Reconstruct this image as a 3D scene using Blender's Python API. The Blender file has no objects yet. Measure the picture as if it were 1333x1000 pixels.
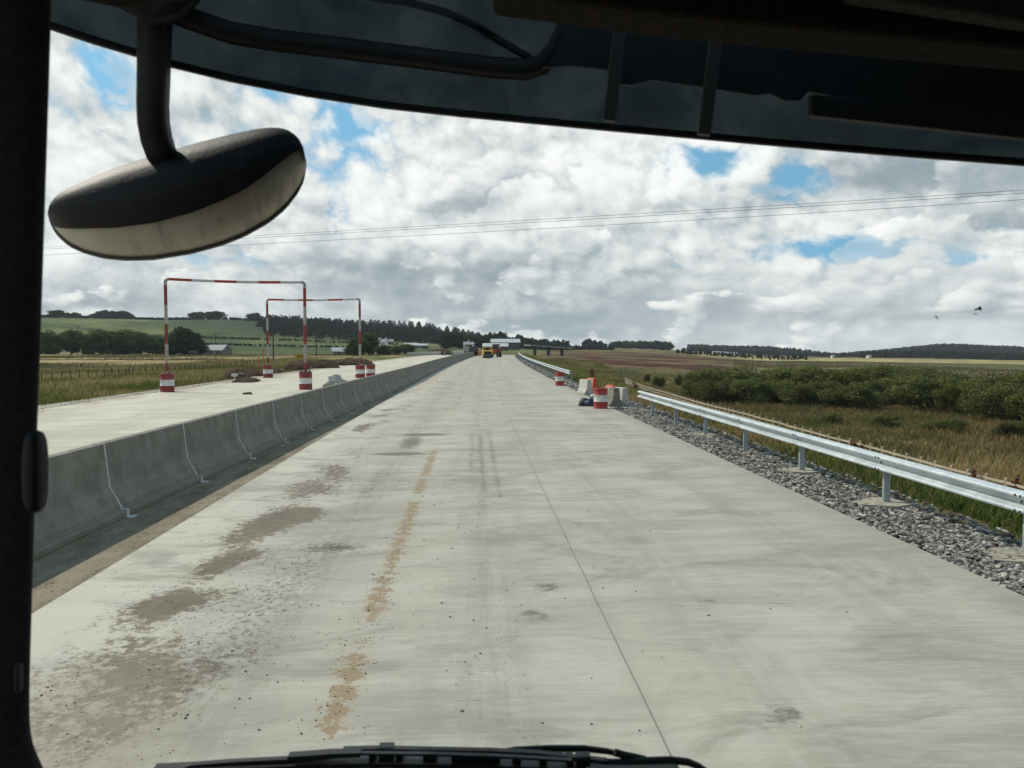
import bpy, bmesh, math, random
import numpy as np
from mathutils import Vector, Matrix, Euler
R = math.radians
random.seed(7)
rng = np.random.default_rng(11)
SC = bpy.context.scene
COL = SC.collection

# ------------------------------------------------------------------ camera
EYE = 2.4
FPX = 1080.0
PITCH = math.atan(50 / FPX)
YAW = math.atan((666.5 - 614) / FPX * math.cos(PITCH))
cam_d = bpy.data.cameras.new('camera')
cam = bpy.data.objects.new('camera', cam_d)
COL.objects.link(cam)
cam.location = (0, 0, EYE)
cam.rotation_euler = (R(90) - PITCH, 0, -YAW)
cam_d.sensor_width = 36
cam_d.lens = 36 * FPX / 1333
cam_d.clip_start = 0.02
cam_d.clip_end = 9000
SC.camera = cam
cam_d.dof.use_dof = True          # a phone lens focused far off: the near cab softens a little
cam_d.dof.focus_distance = 60
cam_d.dof.aperture_fstop = 13
CAMROT = Euler(cam.rotation_euler).to_matrix()


def ray(px, py):
    """direction of a photo pixel in the world, unit forward depth"""
    return CAMROT @ Vector(((px - 666.5) / FPX, (500 - py) / FPX, -1))


def at(px, py, dep):
    return Vector((0, 0, EYE)) + ray(px, py) * dep


def gp(px, py, z=0.0):
    d = ray(px, py)
    t = (z - EYE) / d.z
    return d.x * t, d.y * t


# ------------------------------------------------------------------ node helper
class S:
    """a socket with arithmetic"""
    def __init__(s, g, k): s.g, s.k = g, k
    def __add__(s, o): return s.g.m('ADD', s, o)
    __radd__ = __add__
    def __sub__(s, o): return s.g.m('SUBTRACT', s, o)
    def __rsub__(s, o): return s.g.m('SUBTRACT', o, s)
    def __mul__(s, o): return s.g.m('MULTIPLY', s, o)
    __rmul__ = __mul__
    def __truediv__(s, o): return s.g.m('DIVIDE', s, o)
    def __neg__(s): return s.g.m('MULTIPLY', s, -1)


class G:
    def __init__(s, tree): s.t = tree
    def node(s, kind, **kw):
        n = s.t.nodes.new(kind)
        for k, v in kw.items(): setattr(n, k, v)
        return n
    def put(s, sock, v):
        if isinstance(v, S): s.t.links.new(v.k, sock)
        elif isinstance(v, (tuple, list)) and len(v) == 3 and sock.type == 'RGBA': sock.default_value = (*v, 1)
        else: sock.default_value = v
    def m(s, op, *a):
        n = s.node('ShaderNodeMath', operation=op)
        for i, v in enumerate(a): s.put(n.inputs[i], v)
        return S(s, n.outputs[0])
    def smooth(s, v, a, b, lo=0.0, hi=1.0):
        n = s.node('ShaderNodeMapRange', interpolation_type='SMOOTHSTEP')
        s.put(n.inputs[0], v)
        n.inputs[1].default_value, n.inputs[2].default_value = a, b
        n.inputs[3].default_value, n.inputs[4].default_value = lo, hi
        return S(s, n.outputs[0])
    def xyz(s, x, y, z=0.0):
        n = s.node('ShaderNodeCombineXYZ')
        for i, v in enumerate((x, y, z)): s.put(n.inputs[i], v)
        return S(s, n.outputs[0])
    def sep(s, v):
        n = s.node('ShaderNodeSeparateXYZ')
        s.put(n.inputs[0], v)
        return [S(s, o) for o in n.outputs]
    def noise(s, vec, scale, detail=4.0, rough=0.55, dist=0.0):
        n = s.node('ShaderNodeTexNoise')
        s.put(n.inputs['Vector'], vec)
        n.inputs['Scale'].default_value = scale
        n.inputs['Detail'].default_value = detail
        n.inputs['Roughness'].default_value = rough
        n.inputs['Distortion'].default_value = dist
        return S(s, n.outputs[0])
    def mix(s, f, a, b):
        n = s.node('ShaderNodeMix', data_type='RGBA')
        s.put(n.inputs[0], f); s.put(n.inputs[6], a); s.put(n.inputs[7], b)
        return S(s, n.outputs[2])
    def gauss(s, x, c, w):
        d = (x - c) / w
        return s.m('EXPONENT', -(d * d))
    def coord(s, which='Object'):
        return S(s, s.node('ShaderNodeTexCoord').outputs[which])
    def attr(s, name, out='Color'):
        return S(s, s.node('ShaderNodeAttribute', attribute_name=name).outputs[out])
    def geo(s, out): return S(s, s.node('ShaderNodeNewGeometry').outputs[out])
    def rnd(s): return S(s, s.node('ShaderNodeObjectInfo').outputs['Random'])


def mat(name, build=None, col=(.5, .5, .5), rough=.7, metal=0.0, spec=.3):
    """build(g) returns colour or (colour, height, bump distance[, roughness])"""
    m = bpy.data.materials.new(name)
    m.use_nodes = True
    t = m.node_tree
    b = t.nodes['Principled BSDF']
    b.inputs['Roughness'].default_value = rough
    b.inputs['Metallic'].default_value = metal
    b.inputs['Specular IOR Level'].default_value = spec
    b.inputs['Base Color'].default_value = (*col, 1)
    if build:
        g = G(t)
        r = build(g)
        if isinstance(r, tuple):
            g.put(b.inputs['Base Color'], r[0])
            if r[1] is not None:
                n = g.node('ShaderNodeBump')
                n.inputs['Distance'].default_value = r[2]
                g.put(n.inputs['Height'], r[1])
                t.links.new(n.outputs[0], b.inputs['Normal'])
            if len(r) > 3: g.put(b.inputs['Roughness'], r[3])
        else:
            g.put(b.inputs['Base Color'], r)
    return m


def rough_mat(name, a, b, scale=6.0, rough=.7, metal=0.0, spec=.3, bump=0.0, lo=.35, hi=.65, detail=5.0):
    def f(g):
        n = g.noise(g.coord(), scale, detail, .6)
        c = g.mix(g.smooth(n, lo, hi), a, b)
        return (c, n, bump) if bump else c
    return mat(name, f, rough=rough, metal=metal, spec=spec)


# ------------------------------------------------------------------ world, sun, exposure
SUN_AZ = R(-62)      # from +Y towards +X; negative = left and ahead
SUN_EL = R(46)
world = bpy.data.worlds.new('World')
SC.world = world
world.use_nodes = True
wt = world.node_tree
g = G(wt)
bg = wt.nodes['Background']
bg.inputs['Strength'].default_value = 0.1
sky = g.node('ShaderNodeTexSky', sky_type='NISHITA')
sky.sun_disc = False
sky.sun_elevation = SUN_EL
sky.sun_rotation = SUN_AZ
sky.air_density = 1.0
sky.dust_density = 0.6
sky.ozone_density = 2.0
D = g.coord('Generated')
dx, dy, dz = g.sep(D)
az = g.m('ARCTAN2', dx, dy)
el = g.m('ARCSINE', dz)
elp = g.m('MAXIMUM', el, 0.0)
hz = g.m('MAXIMUM', dz, 0.0) + 0.085
P = g.xyz(dx / hz, dy / hz, 0.0)
# billowing cloud structure low down is upright (azimuth / elevation), higher up it lies in a layer
Q = g.xyz(az * 3.4, elp * 7.5, 0.3)
def field(vec, det, off=(0, 0), billow=True):
    v = g.node('ShaderNodeVectorMath', operation='ADD'); g.put(v.inputs[0], vec); v.inputs[1].default_value = (off[0], off[1], 0)
    p = S(g, v.outputs[0])
    n = g.noise(p, 1.15, det, .58, .12)
    if not billow: return n
    return n + (g.m('ABSOLUTE', g.noise(p, 2.5, 5, .5, .1) * 2 - 1) - .17) * .6
VEC = g.xyz(az * 5.4 + elp * 1.0, g.m('LOGARITHM', elp + .32, math.e) * 3.3, .3)   # puffs shrink towards the horizon
n0 = field(VEC, 9)
n1 = field(VEC, 6, (-.045, .085))
n2 = field(VEC, 3, (-.12, .30), False)
big = g.noise(Q, .7, 4, .55)


def skyblob(px, py, wx, wy):
    d = ray(px, py).normalized()
    a0, e0 = math.atan2(d.x, d.y), math.asin(d.z)
    u = (az - a0) / (wx / FPX)
    v = (el - e0) / (wy / FPX)
    return g.m('EXPONENT', -(u * u + v * v))


g.put(sky.inputs[0], g.xyz(dx, dy, g.m('MAXIMUM', dz, .06) * 1.0 + .26))   # clear air as blue low down as in the holes above
holes = 0
for px, py, wx, wy, k in ((145, 98, 38, 30, .9), (345, 120, 45, 14, .5), (464, 166, 42, 17, .8), (935, 213, 70, 24, 1.15),
                          (1020, 236, 75, 24, .8), (1105, 322, 85, 20, 1.0), (1275, 338, 80, 14, .9), (760, -120, 200, 70, .6)):
    holes = skyblob(px, py, wx, wy) * k + holes
dark = 0
for px, py, wx, wy, k in ((480, 358, 90, 30, .9), (650, 350, 120, 22, .8), (1245, 222, 120, 26, 1.9), (860, 385, 110, 22, .5), (1000, 415, 170, 10, .25),
                          (600, 270, 50, 24, .5), (960, 250, 50, 26, .4), (150, 385, 90, 34, .5), (720, 425, 150, 14, .5), (1250, 412, 90, 6, .7), (1290, 290, 60, 20, .5), (1130, 400, 120, 10, .4)):
    dark = skyblob(px, py, wx, wy) * k + dark
light = 0
for px, py, wx, wy, k in ((90, 220, 130, 80, .5), (520, 210, 200, 60, .4), (400, 390, 90, 26, .5), (1050, 370, 140, 40, .6), (780, 230, 120, 40, .4), (1200, 385, 160, 22, .6)):
    light = skyblob(px, py, wx, wy) * k + light
m0 = g.noise(g.xyz(az * 8.5 + 3.1, g.m('LOGARITHM', elp + .30, math.e) * 6.2, 2.2), 1.0, 8, .52, .1)
m1 = g.noise(g.xyz(az * 8.5 + 3.1 - .07, g.m('LOGARITHM', elp + .30, math.e) * 6.2 + .17, 2.2), 1.0, 6, .52, .1)
dens = (n0 - .5) * 1.9 + .90 - holes * .62 + g.smooth(el, R(6), R(2)) * .6 - g.smooth(el, R(24), R(40)) * .52 - g.smooth(dy, .35, -.2) * .12  # cloud thinned overhead and behind, out of view, to lower the ambient light
cover = g.smooth(dens, .30, .72)
lit = ((n0 - n1) * 1.25 + (n0 - n2) * 1.1) * g.smooth(el, R(-2), R(9), .55, 1.0) + .74 - dark * (n0 * .9 + .05) * .95 + light * .16 + (big - .5) * 1.1
lit = lit - g.smooth(dens, .9, 1.5) * .16
shade = g.smooth(lit, .0, 1.22)
ccol = g.mix(shade, (3.2, 3.95, 4.45), (10.6, 10.8, 10.6))
ccol = g.mix(g.smooth(el, R(-1), R(4), .3, 0.0), ccol, (5.2, 6.0, 6.5))
hsv = g.node('ShaderNodeHueSaturation')
hsv.inputs['Saturation'].default_value = 1.15
hsv.inputs['Value'].default_value = 1.7
wt.links.new(sky.outputs[0], hsv.inputs['Color'])
puff = g.smooth(m0, .535, .575) * g.smooth(el, R(22), R(14)) * (1 - g.m('MINIMUM', holes * .75, 1.0))
pcol = g.mix(g.smooth((m0 - m1) * 3.6 + .52 - g.smooth(m0, .58, .78) * .3 - dark * .22, .05, 1.0), (4.0, 4.7, 5.2), (10.9, 11, 10.7))
ccol = g.mix(puff * .85, ccol, pcol)
blue = g.mix(.24, S(g, hsv.outputs[0]), (7, 8, 8.6))   # thin high veil
bl_ = g.node('ShaderNodeVectorMath', operation='MULTIPLY'); g.put(bl_.inputs[0], blue); bl_.inputs[1].default_value = (.66, 1.04, 1.0)
g.put(bg.inputs['Color'], g.mix(g.m('MAXIMUM', cover, puff), S(g, bl_.outputs[0]), ccol))

sun_d = bpy.data.lights.new('sun', 'SUN')
sun_d.energy = 4.1
sun_d.angle = R(0.6)
sun_d.color = (1, .93, .81)
sun = bpy.data.objects.new('sun', sun_d)
COL.objects.link(sun)
sd = Vector((math.sin(SUN_AZ) * math.cos(SUN_EL), math.cos(SUN_AZ) * math.cos(SUN_EL), math.sin(SUN_EL)))
sun.rotation_euler = sd.to_track_quat('Z', 'Y').to_euler()
sun.location = (-40, 20, 60)
SC.view_settings.view_transform = 'Standard'
SC.view_settings.look = 'None'
SC.view_settings.exposure = -0.05
SC.view_settings.gamma = 1.0
SC.cycles.max_bounces = 6
SC.cycles.transparent_max_bounces = 16
SC.cycles.use_denoising = True


# ------------------------------------------------------------------ object helpers
def tag(o, label=None, cat=None, group=None, kind=None):
    for k, v in (('label', label), ('category', cat), ('group', group), ('kind', kind)):
        if v: o[k] = v
    return o


def empty(name, loc=(0, 0, 0), rz=0.0, label=None, cat=None, group=None):
    o = bpy.data.objects.new(name, None)
    COL.objects.link(o)
    o.location = loc
    o.rotation_euler = (0, 0, rz)
    o.empty_display_size = .2
    return tag(o, label, cat, group)


def copy_tree(o, parent=None):
    c = o.copy()
    COL.objects.link(c)
    c.parent = parent
    for ch in list(o.children):
        copy_tree(ch, c)
    return c


class MB:
    """collects shapes; build() links them as one mesh object"""
    def __init__(s): s.v, s.f, s.mi, s.sm = [], [], [], []
    def add(s, vs, fs, mi=0, smooth=False):
        k = len(s.v)
        s.v += [tuple(v) for v in vs]
        for f in fs:
            s.f.append([i + k for i in f]); s.mi.append(mi); s.sm.append(smooth)
        return s
    def box(s, c, d, rot=None, mi=0):
        M = rot if rot is not None else Matrix.Identity(3)
        c = Vector(c)
        vs = [c + M @ Vector((x * d[0] / 2, y * d[1] / 2, z * d[2] / 2)) for z in (-1, 1) for y in (-1, 1) for x in (-1, 1)]
        return s.add(vs, [(0, 2, 3, 1), (4, 5, 7, 6), (0, 1, 5, 4), (2, 6, 7, 3), (0, 4, 6, 2), (1, 3, 7, 5)], mi)
    def prism(s, poly, a, b, frame=None, mi=0):
        """polygon in (u,v) swept from w=a to w=b; frame(u,v,w) -> point"""
        fr = frame or (lambda u, v, w: (u, w, v))
        n = len(poly)
        vs = [fr(u, v, a) for u, v in poly] + [fr(u, v, b) for u, v in poly]
        fs = [tuple(range(n))[::-1], tuple(range(n, 2 * n))] + [(i, (i + 1) % n, (i + 1) % n + n, i + n) for i in range(n)]
        return s.add(vs, fs, mi)
    def sweep(s, path, sect, mi=0, smooth=True, up=(0, 0, 1), scale=None, closed=True, cap=True):
        """sect: list of (a,b); a along side axis, b along up-ish axis"""
        path = [Vector(p) for p in path]
        n, k = len(path), len(sect)
        vs = []
        for i, p in enumerate(path):
            t = (path[min(i + 1, n - 1)] - path[max(i - 1, 0)]).normalized()
            side = t.cross(Vector(up))
            if side.length < 1e-6: side = t.cross(Vector((0, 1, 0)))
            side.normalize()
            u2 = side.cross(t)
            q = scale[i] if scale else 1.0
            vs += [p + side * a * q + u2 * b * q for a, b in sect]
        fs = []
        for i in range(n - 1):
            for j in range(k if closed else k - 1):
                fs.append((i * k + j, i * k + (j + 1) % k, (i + 1) * k + (j + 1) % k, (i + 1) * k + j))
        s.add(vs, fs, mi, smooth)
        if closed and cap:
            s.add(vs[:k], [tuple(range(k))[::-1]], mi)
            s.add(vs[-k:], [tuple(range(k))], mi)
        return s
    def tube(s, path, r, n=8, mi=0, up=(0, 0, 1), scale=None):
        return s.sweep(path, [(r * math.cos(2 * math.pi * i / n), r * math.sin(2 * math.pi * i / n)) for i in range(n)], mi, True, up, scale)
    def lathe(s, prof, n=24, c=(0, 0, 0), mis=None, smooth=True, axis='z'):
        """prof: list of (r,z)"""
        vs = []
        for r, z in prof:
            for j in range(n):
                a = 2 * math.pi * j / n
                p = (r * math.cos(a), r * math.sin(a), z)
                if axis == 'x': p = (p[2], p[0], p[1])
                vs.append((c[0] + p[0], c[1] + p[1], c[2] + p[2]))
        k = len(s.v)
        s.v += vs
        for i in range(len(prof) - 1):
            for j in range(n):
                s.f.append([k + i * n + j, k + i * n + (j + 1) % n, k + (i + 1) * n + (j + 1) % n, k + (i + 1) * n + j])
                s.mi.append(mis[i] if mis else 0); s.sm.append(smooth)
        return s
    def build(s, name, mats, parent=None, loc=None, bevel=0.0, seg=2):
        me = bpy.data.meshes.new(name)
        me.from_pydata(s.v, [], s.f)
        me.validate()
        for m in (mats if isinstance(mats, (list, tuple)) else [mats]): me.materials.append(m)
        if len(me.polygons) == len(s.f):
            me.polygons.foreach_set('material_index', s.mi)
            me.polygons.foreach_set('use_smooth', s.sm)
        o = bpy.data.objects.new(name, me)
        COL.objects.link(o)
        if parent: o.parent = parent
        if loc is not None: o.location = loc
        if bevel:
            b = o.modifiers.new('bevel', 'BEVEL')
            b.width = bevel; b.segments = seg; b.limit_method = 'ANGLE'; b.angle_limit = R(35)
        return o


def np_mesh(name, verts, faces, mats, smooth=False, attrs=None, uv=None):
    """faces: (n,k) int array"""
    me = bpy.data.meshes.new(name)
    nv, (nf, k) = len(verts), faces.shape
    me.vertices.add(nv)
    me.vertices.foreach_set('co', np.asarray(verts, np.float32).ravel())
    me.loops.add(nf * k)
    me.loops.foreach_set('vertex_index', faces.astype(np.int32).ravel())
    me.polygons.add(nf)
    me.polygons.foreach_set('loop_start', np.arange(0, nf * k, k, dtype=np.int32))
    me.polygons.foreach_set('loop_total', np.full(nf, k, np.int32))
    me.polygons.foreach_set('use_smooth', np.full(nf, smooth, bool))
    for m in (mats if isinstance(mats, (list, tuple)) else [mats]): me.materials.append(m)
    for an, data in (attrs or {}).items():
        a = me.attributes.new(an, 'FLOAT_COLOR', 'POINT')
        d = np.ones((nv, 4), np.float32)
        d[:, :data.shape[1]] = data
        a.data.foreach_set('color', d.ravel())
    if uv is not None:
        l = me.uv_layers.new(name='road')
        l.data.foreach_set('uv', np.asarray(uv, np.float32)[faces.ravel()].ravel())
    me.update(calc_edges=True)
    o = bpy.data.objects.new(name, me)
    COL.objects.link(o)
    return o


def vnoise(x, y, seed=0):
    x = np.asarray(x, float); y = np.asarray(y, float)
    xi, yi = np.floor(x), np.floor(y)
    fx, fy = x - xi, y - yi
    fx, fy = fx * fx * (3 - 2 * fx), fy * fy * (3 - 2 * fy)
    def h(a, b):
        v = np.sin(a * 127.1 + b * 311.7 + seed * 74.7) * 43758.5453
        return v - np.floor(v)
    return (h(xi, yi) * (1 - fx) + h(xi + 1, yi) * fx) * (1 - fy) + (h(xi, yi + 1) * (1 - fx) + h(xi + 1, yi + 1) * fx) * fy


def fbm(x, y, seed=0, o=4):
    t, a, s = 0, .5, 0
    for i in range(o):
        t = t + a * vnoise(x * 2 ** i, y * 2 ** i, seed + i); s += a; a *= .55
    return t / s


def sst(v, a, b):
    t = np.clip((v - a) / (b - a), 0, 1)
    return t * t * (3 - 2 * t)


# ------------------------------------------------------------------ the lie of the land
def off(y): return 1.3e-4 * np.clip(y, 0, 400) ** 2          # the road bears gently right
def roadz(y): return -1.1e-4 * np.clip(y - 190, 0, 200) ** 2  # and falls away past the crest

PX = np.array([-300, 50, 200, 300, 400, 500, 560, 640, 720, 800, 880, 1000, 1085, 1230, 1333, 1700.])
RINGS = [  # range in metres, row of the photograph the ground there is seen at
    (260, [463, 463, 463, 463, 463, 463, 463, 464, 468, 471, 476, 483, 483, 483, 483, 483]),
    (400, [460, 460, 460, 460.5, 460.5, 460.5, 460, 459, 460, 462.5, 466, 472, 472, 472, 472, 472]),
    (600, [438, 440, 445, 447, 450, 452, 453, 454, 456.5, 456.5, 459, 467, 467, 467.5, 468, 468]),
    (1000, [418, 419, 419, 418, 424, 430, 436, 447, 455.5, 453, 456, 463.5, 464.5, 464.5, 466, 466]),
    (1800, [422, 422, 422, 422, 426, 432, 440, 449, 456, 458, 456, 459, 468, 455.5, 459.5, 463]),
    (2600, [470] * 16)]
RD = np.log([r for r, _ in RINGS])
RZ = np.array([[EYE + (450 - v) * r / FPX for v in row] for r, row in RINGS])


def colpx(x, y):
    a = np.arctan2(x, np.maximum(y, 1e-3)) - YAW
    return 666.5 + FPX * np.tan(np.clip(a, -1.2, 1.2))


def zfun(x, y):
    x = np.asarray(x, float); y = np.asarray(y, float)
    s = x - off(y)
    near = np.interp(s, [-60, -26, -20, -17.3, 7.0, 7.7, 9, 24, 30, 400], [-1.3, -1.1, -.55, -.12, -.10, -.2, -.6, -5.7, -5.8, -5.8])
    near = near + sst(np.abs(s + 5), 15, 30) * (fbm(x * .12, y * .12, 3) - .5) * .28
    near = near + np.where((s > -17.5) & (s < 7.5), roadz(y), 0)
    d = np.hypot(x, y)
    px = np.clip(colpx(x, y), -300, 1700)
    ld = np.clip(np.log(np.maximum(d, 1)), RD[0], RD[-1])
    zr = np.array([np.interp(px, PX, RZ[i]) for i in range(len(RINGS))])
    i = np.clip(np.searchsorted(RD, ld, side='right') - 1, 0, len(RINGS) - 2)
    t = (ld - RD[i]) / (RD[i + 1] - RD[i])
    t = t * t * (3 - 2 * t) * .6 + t * .4
    far = np.take_along_axis(zr, i[None], 0)[0] * (1 - t) + np.take_along_axis(zr, i[None] + 1, 0)[0] * t
    far = far + (fbm(x * .012, y * .012, 9) - .5) * sst(d, 200, 700) * 3.0
    w = sst(d, 130, 270)
    inroad = sst(y, 0, 1) * (1 - sst(y, 250, 300)) * (1 - sst(np.abs(s + 5.2), 13, 26))
    w = w * (1 - inroad)
    back = sst(y, -5, -60)
    return (near * (1 - w) + far * w) * (1 - back) + near * back


def zat(x, y): return float(zfun(np.array([x]), np.array([y]))[0])


def px_at(px, d):
    """world x,y at a photo column and range, on the ground"""
    a = math.atan((px - 666.5) / FPX) + YAW
    x, y = math.sin(a) * d, math.cos(a) * d
    return x, y, zat(x, y)


# land cover colour, world-space
def cover_col(x, y):
    s = x - off(y)
    d = np.hypot(x, y)
    px = colpx(x, y)
    n1 = fbm(x * .09, y * .09, 21); n2 = fbm(x * .02, y * .05, 31); n3 = fbm(x * .3, y * .3, 41)
    C = lambda *c: np.array(c)[None]
    def mx(a, b, t): return a * (1 - t[:, None]) + b * t[:, None]
    green, straw, olive = C(.085, .095, .028), C(.26, .20, .095), C(.075, .068, .026)
    left = mx(green + 0 * n1[:, None], straw, sst(n1 + (n3 - .5) * .5, .45, .65) * .75)
    lf = mx(olive + 0 * n1[:, None], straw * 1.15, sst(fbm(x * .012, y * .045, 51) + (n1 - .5) * .5, .44, .56))
    lf = mx(lf, C(.13, .11, .04), sst(n2, .5, .7) * .5)
    left = mx(left, lf, sst(s, -30, -42) * sst(d, 50, 80))
    hill = mx(C(.060, .088, .028) + 0 * n1[:, None], C(.105, .125, .046), sst(fbm(x * .004, y * .012, 61), .4, .65))
    hill = mx(hill, C(.2, .2, .09), sst(fbm(x * .006, y * .03, 64), .62, .7) * .5)
    fx, fy = np.floor(x / 75 + .35 * vnoise(x * .01, y * .01, 5)), np.floor(y / 95 + x / 400 + .3 * vnoise(x * .012, y * .01, 6))
    hv = np.sin(fx * 12.99 + fy * 78.2) * 43758.5; hv = hv - np.floor(hv)
    hill = mx(hill, C(.135, .14, .052), sst(hv, .55, .8) * .8)
    hill = mx(hill, C(.045, .065, .028), sst(hv, .35, .1) * .7)
    hill = mx(hill, C(.028, .042, .02), sst(fbm(x * .02, y * .035, 66), .60, .70) * .8)
    hill = mx(hill, C(.038, .06, .03), sst(d + (n2 - .5) * 90, 760, 830) * sst(px, 190, 250))
    left = mx(left, C(.055, .036, .024), sst(px + (n1 - .5) * 60, 270, 320) * (1 - sst(px + (n1 - .5) * 60, 470, 520)) * sst(d, 50, 62) * (1 - sst(d, 120, 160)) * sst(s, -70, -60) * sst(n1 + (n3 - .5) * .5, .38, .5))
    left = mx(left, hill, sst(d, 385, 430))
    left = mx(left, C(.022, .038, .022), sst(d + (n2 - .5) * 120, 690, 790) * sst(px + (d - 800) * .1, 300, 370))
    left = mx(left, C(.06, .1, .03), sst(d, 960, 1000) * (1 - sst(px, 180, 340)) * .3)
    right = mx(C(.07, .075, .024) + 0 * n1[:, None], straw * .75, sst(n1 + (n3 - .5) * .6, .5, .72) * .8)
    marsh = mx(C(.075, .068, .027) + 0 * n1[:, None], C(.14, .112, .048), sst(n1 + (n3 - .5) * .7, .38, .62))
    marsh = mx(marsh, C(.05, .06, .028), sst(fbm(x * .05, y * .07, 71), .5, .66) * .7)
    marsh = mx(marsh, C(.10, .05, .028), sst(fbm(x * .06, y * .05, 77), .62, .75) * .6)
    right = mx(right, marsh, sst(s, 20, 30))
    sp = np.exp(-((x - 33) / 9) ** 2 - ((y - 46) / 8) ** 2)
    right = mx(right, C(.33, .25, .12), np.clip(sp * 1.7 + (n3 - .5) * .8 * sp, 0, 1))
    fr = mx(C(.085, .085, .034) + 0 * n1[:, None], C(.17, .14, .065), sst(fbm(x * .01, y * .025, 81), .45, .65))
    right = mx(right, fr, sst(d, 170, 240))
    br = sst(px + (n2 - .5) * 90, 680, 735) * (1 - sst(px + (n1 - .5) * 120, 925, 985)) * sst(d + (n2 - .5) * 120, 205, 250) * (1 - sst(d + (n1 - .5) * 160, 480, 560))
    brc = mx(C(.068, .027, .017) + 0 * n1[:, None], C(.13, .10, .048), sst(fbm(x * .02, y * .05, 91) + (n1 - .5) * .6, .50, .64) * .9)
    right = mx(right, brc, br)
    ts = sst(px, 890, 930) * sst(d, 470, 520) * (1 - sst(d, 760, 860))
    right = mx(right, C(.30, .25, .11), ts * sst(fbm(x * .004, y * .012, 95), .3, .55))
    right = mx(right, C(.03, .038, .026), sst(d, 1050, 1250))
    w = sst(s, -4, 0)
    # far side of the crest: green bank below the farm
    c = mx(left, right, np.where(d < 250, w, sst(px, 660, 720)))
    return c


def terrain_mat(g):
    c = g.attr('cover')
    P = g.coord()
    a = g.noise(P, .55, 8, .7)
    b = g.noise(P, .06, 5, .6)
    f = g.noise(P, 7, 4, .7)
    v = a * .9 + b * .5 + f * .5
    x, y, z = g.sep(P)
    st = g.noise(g.xyz(x * .05, y * .05, z), 1.0, 6, .7)
    k = g.smooth(v, .75, 1.15, .5, 1.5) * g.smooth(st, .35, .65, .7, 1.25)
    n = g.node('ShaderNodeVectorMath', operation='SCALE')
    g.put(n.inputs[0], c); g.put(n.inputs['Scale'], k)
    return S(g, n.outputs[0]), a + f * .5, .25


M = {}
M['terrain'] = mat('terrain', terrain_mat, rough=.95, spec=.1)
az_ = np.concatenate([np.linspace(-180, -62, 30)[:-1], np.linspace(-62, 62, 420), np.linspace(62, 180, 30)[1:]])
az_ = np.radians(az_)
rr = np.concatenate([[.5, 2, 3], np.geomspace(4, 2600, 230)])
A_, R_ = np.meshgrid(az_, rr)
X_, Y_ = (np.sin(A_) * R_).ravel(), (np.cos(A_) * R_).ravel()
Z_ = zfun(X_, Y_)
na, nr = len(az_), len(rr)
i_, j_ = np.meshgrid(np.arange(na - 1), np.arange(nr - 1))
q = (j_ * na + i_).ravel()
fc = np.stack([q, q + na, q + na + 1, q + 1], 1)[:, ::-1]
ter = np_mesh('terrain', np.stack([X_, Y_, Z_], 1), fc, M['terrain'], True, {'cover': cover_col(X_, Y_)})
tag(ter, 'rough grassland and hills either side of the road', None, None, 'structure')


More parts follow.
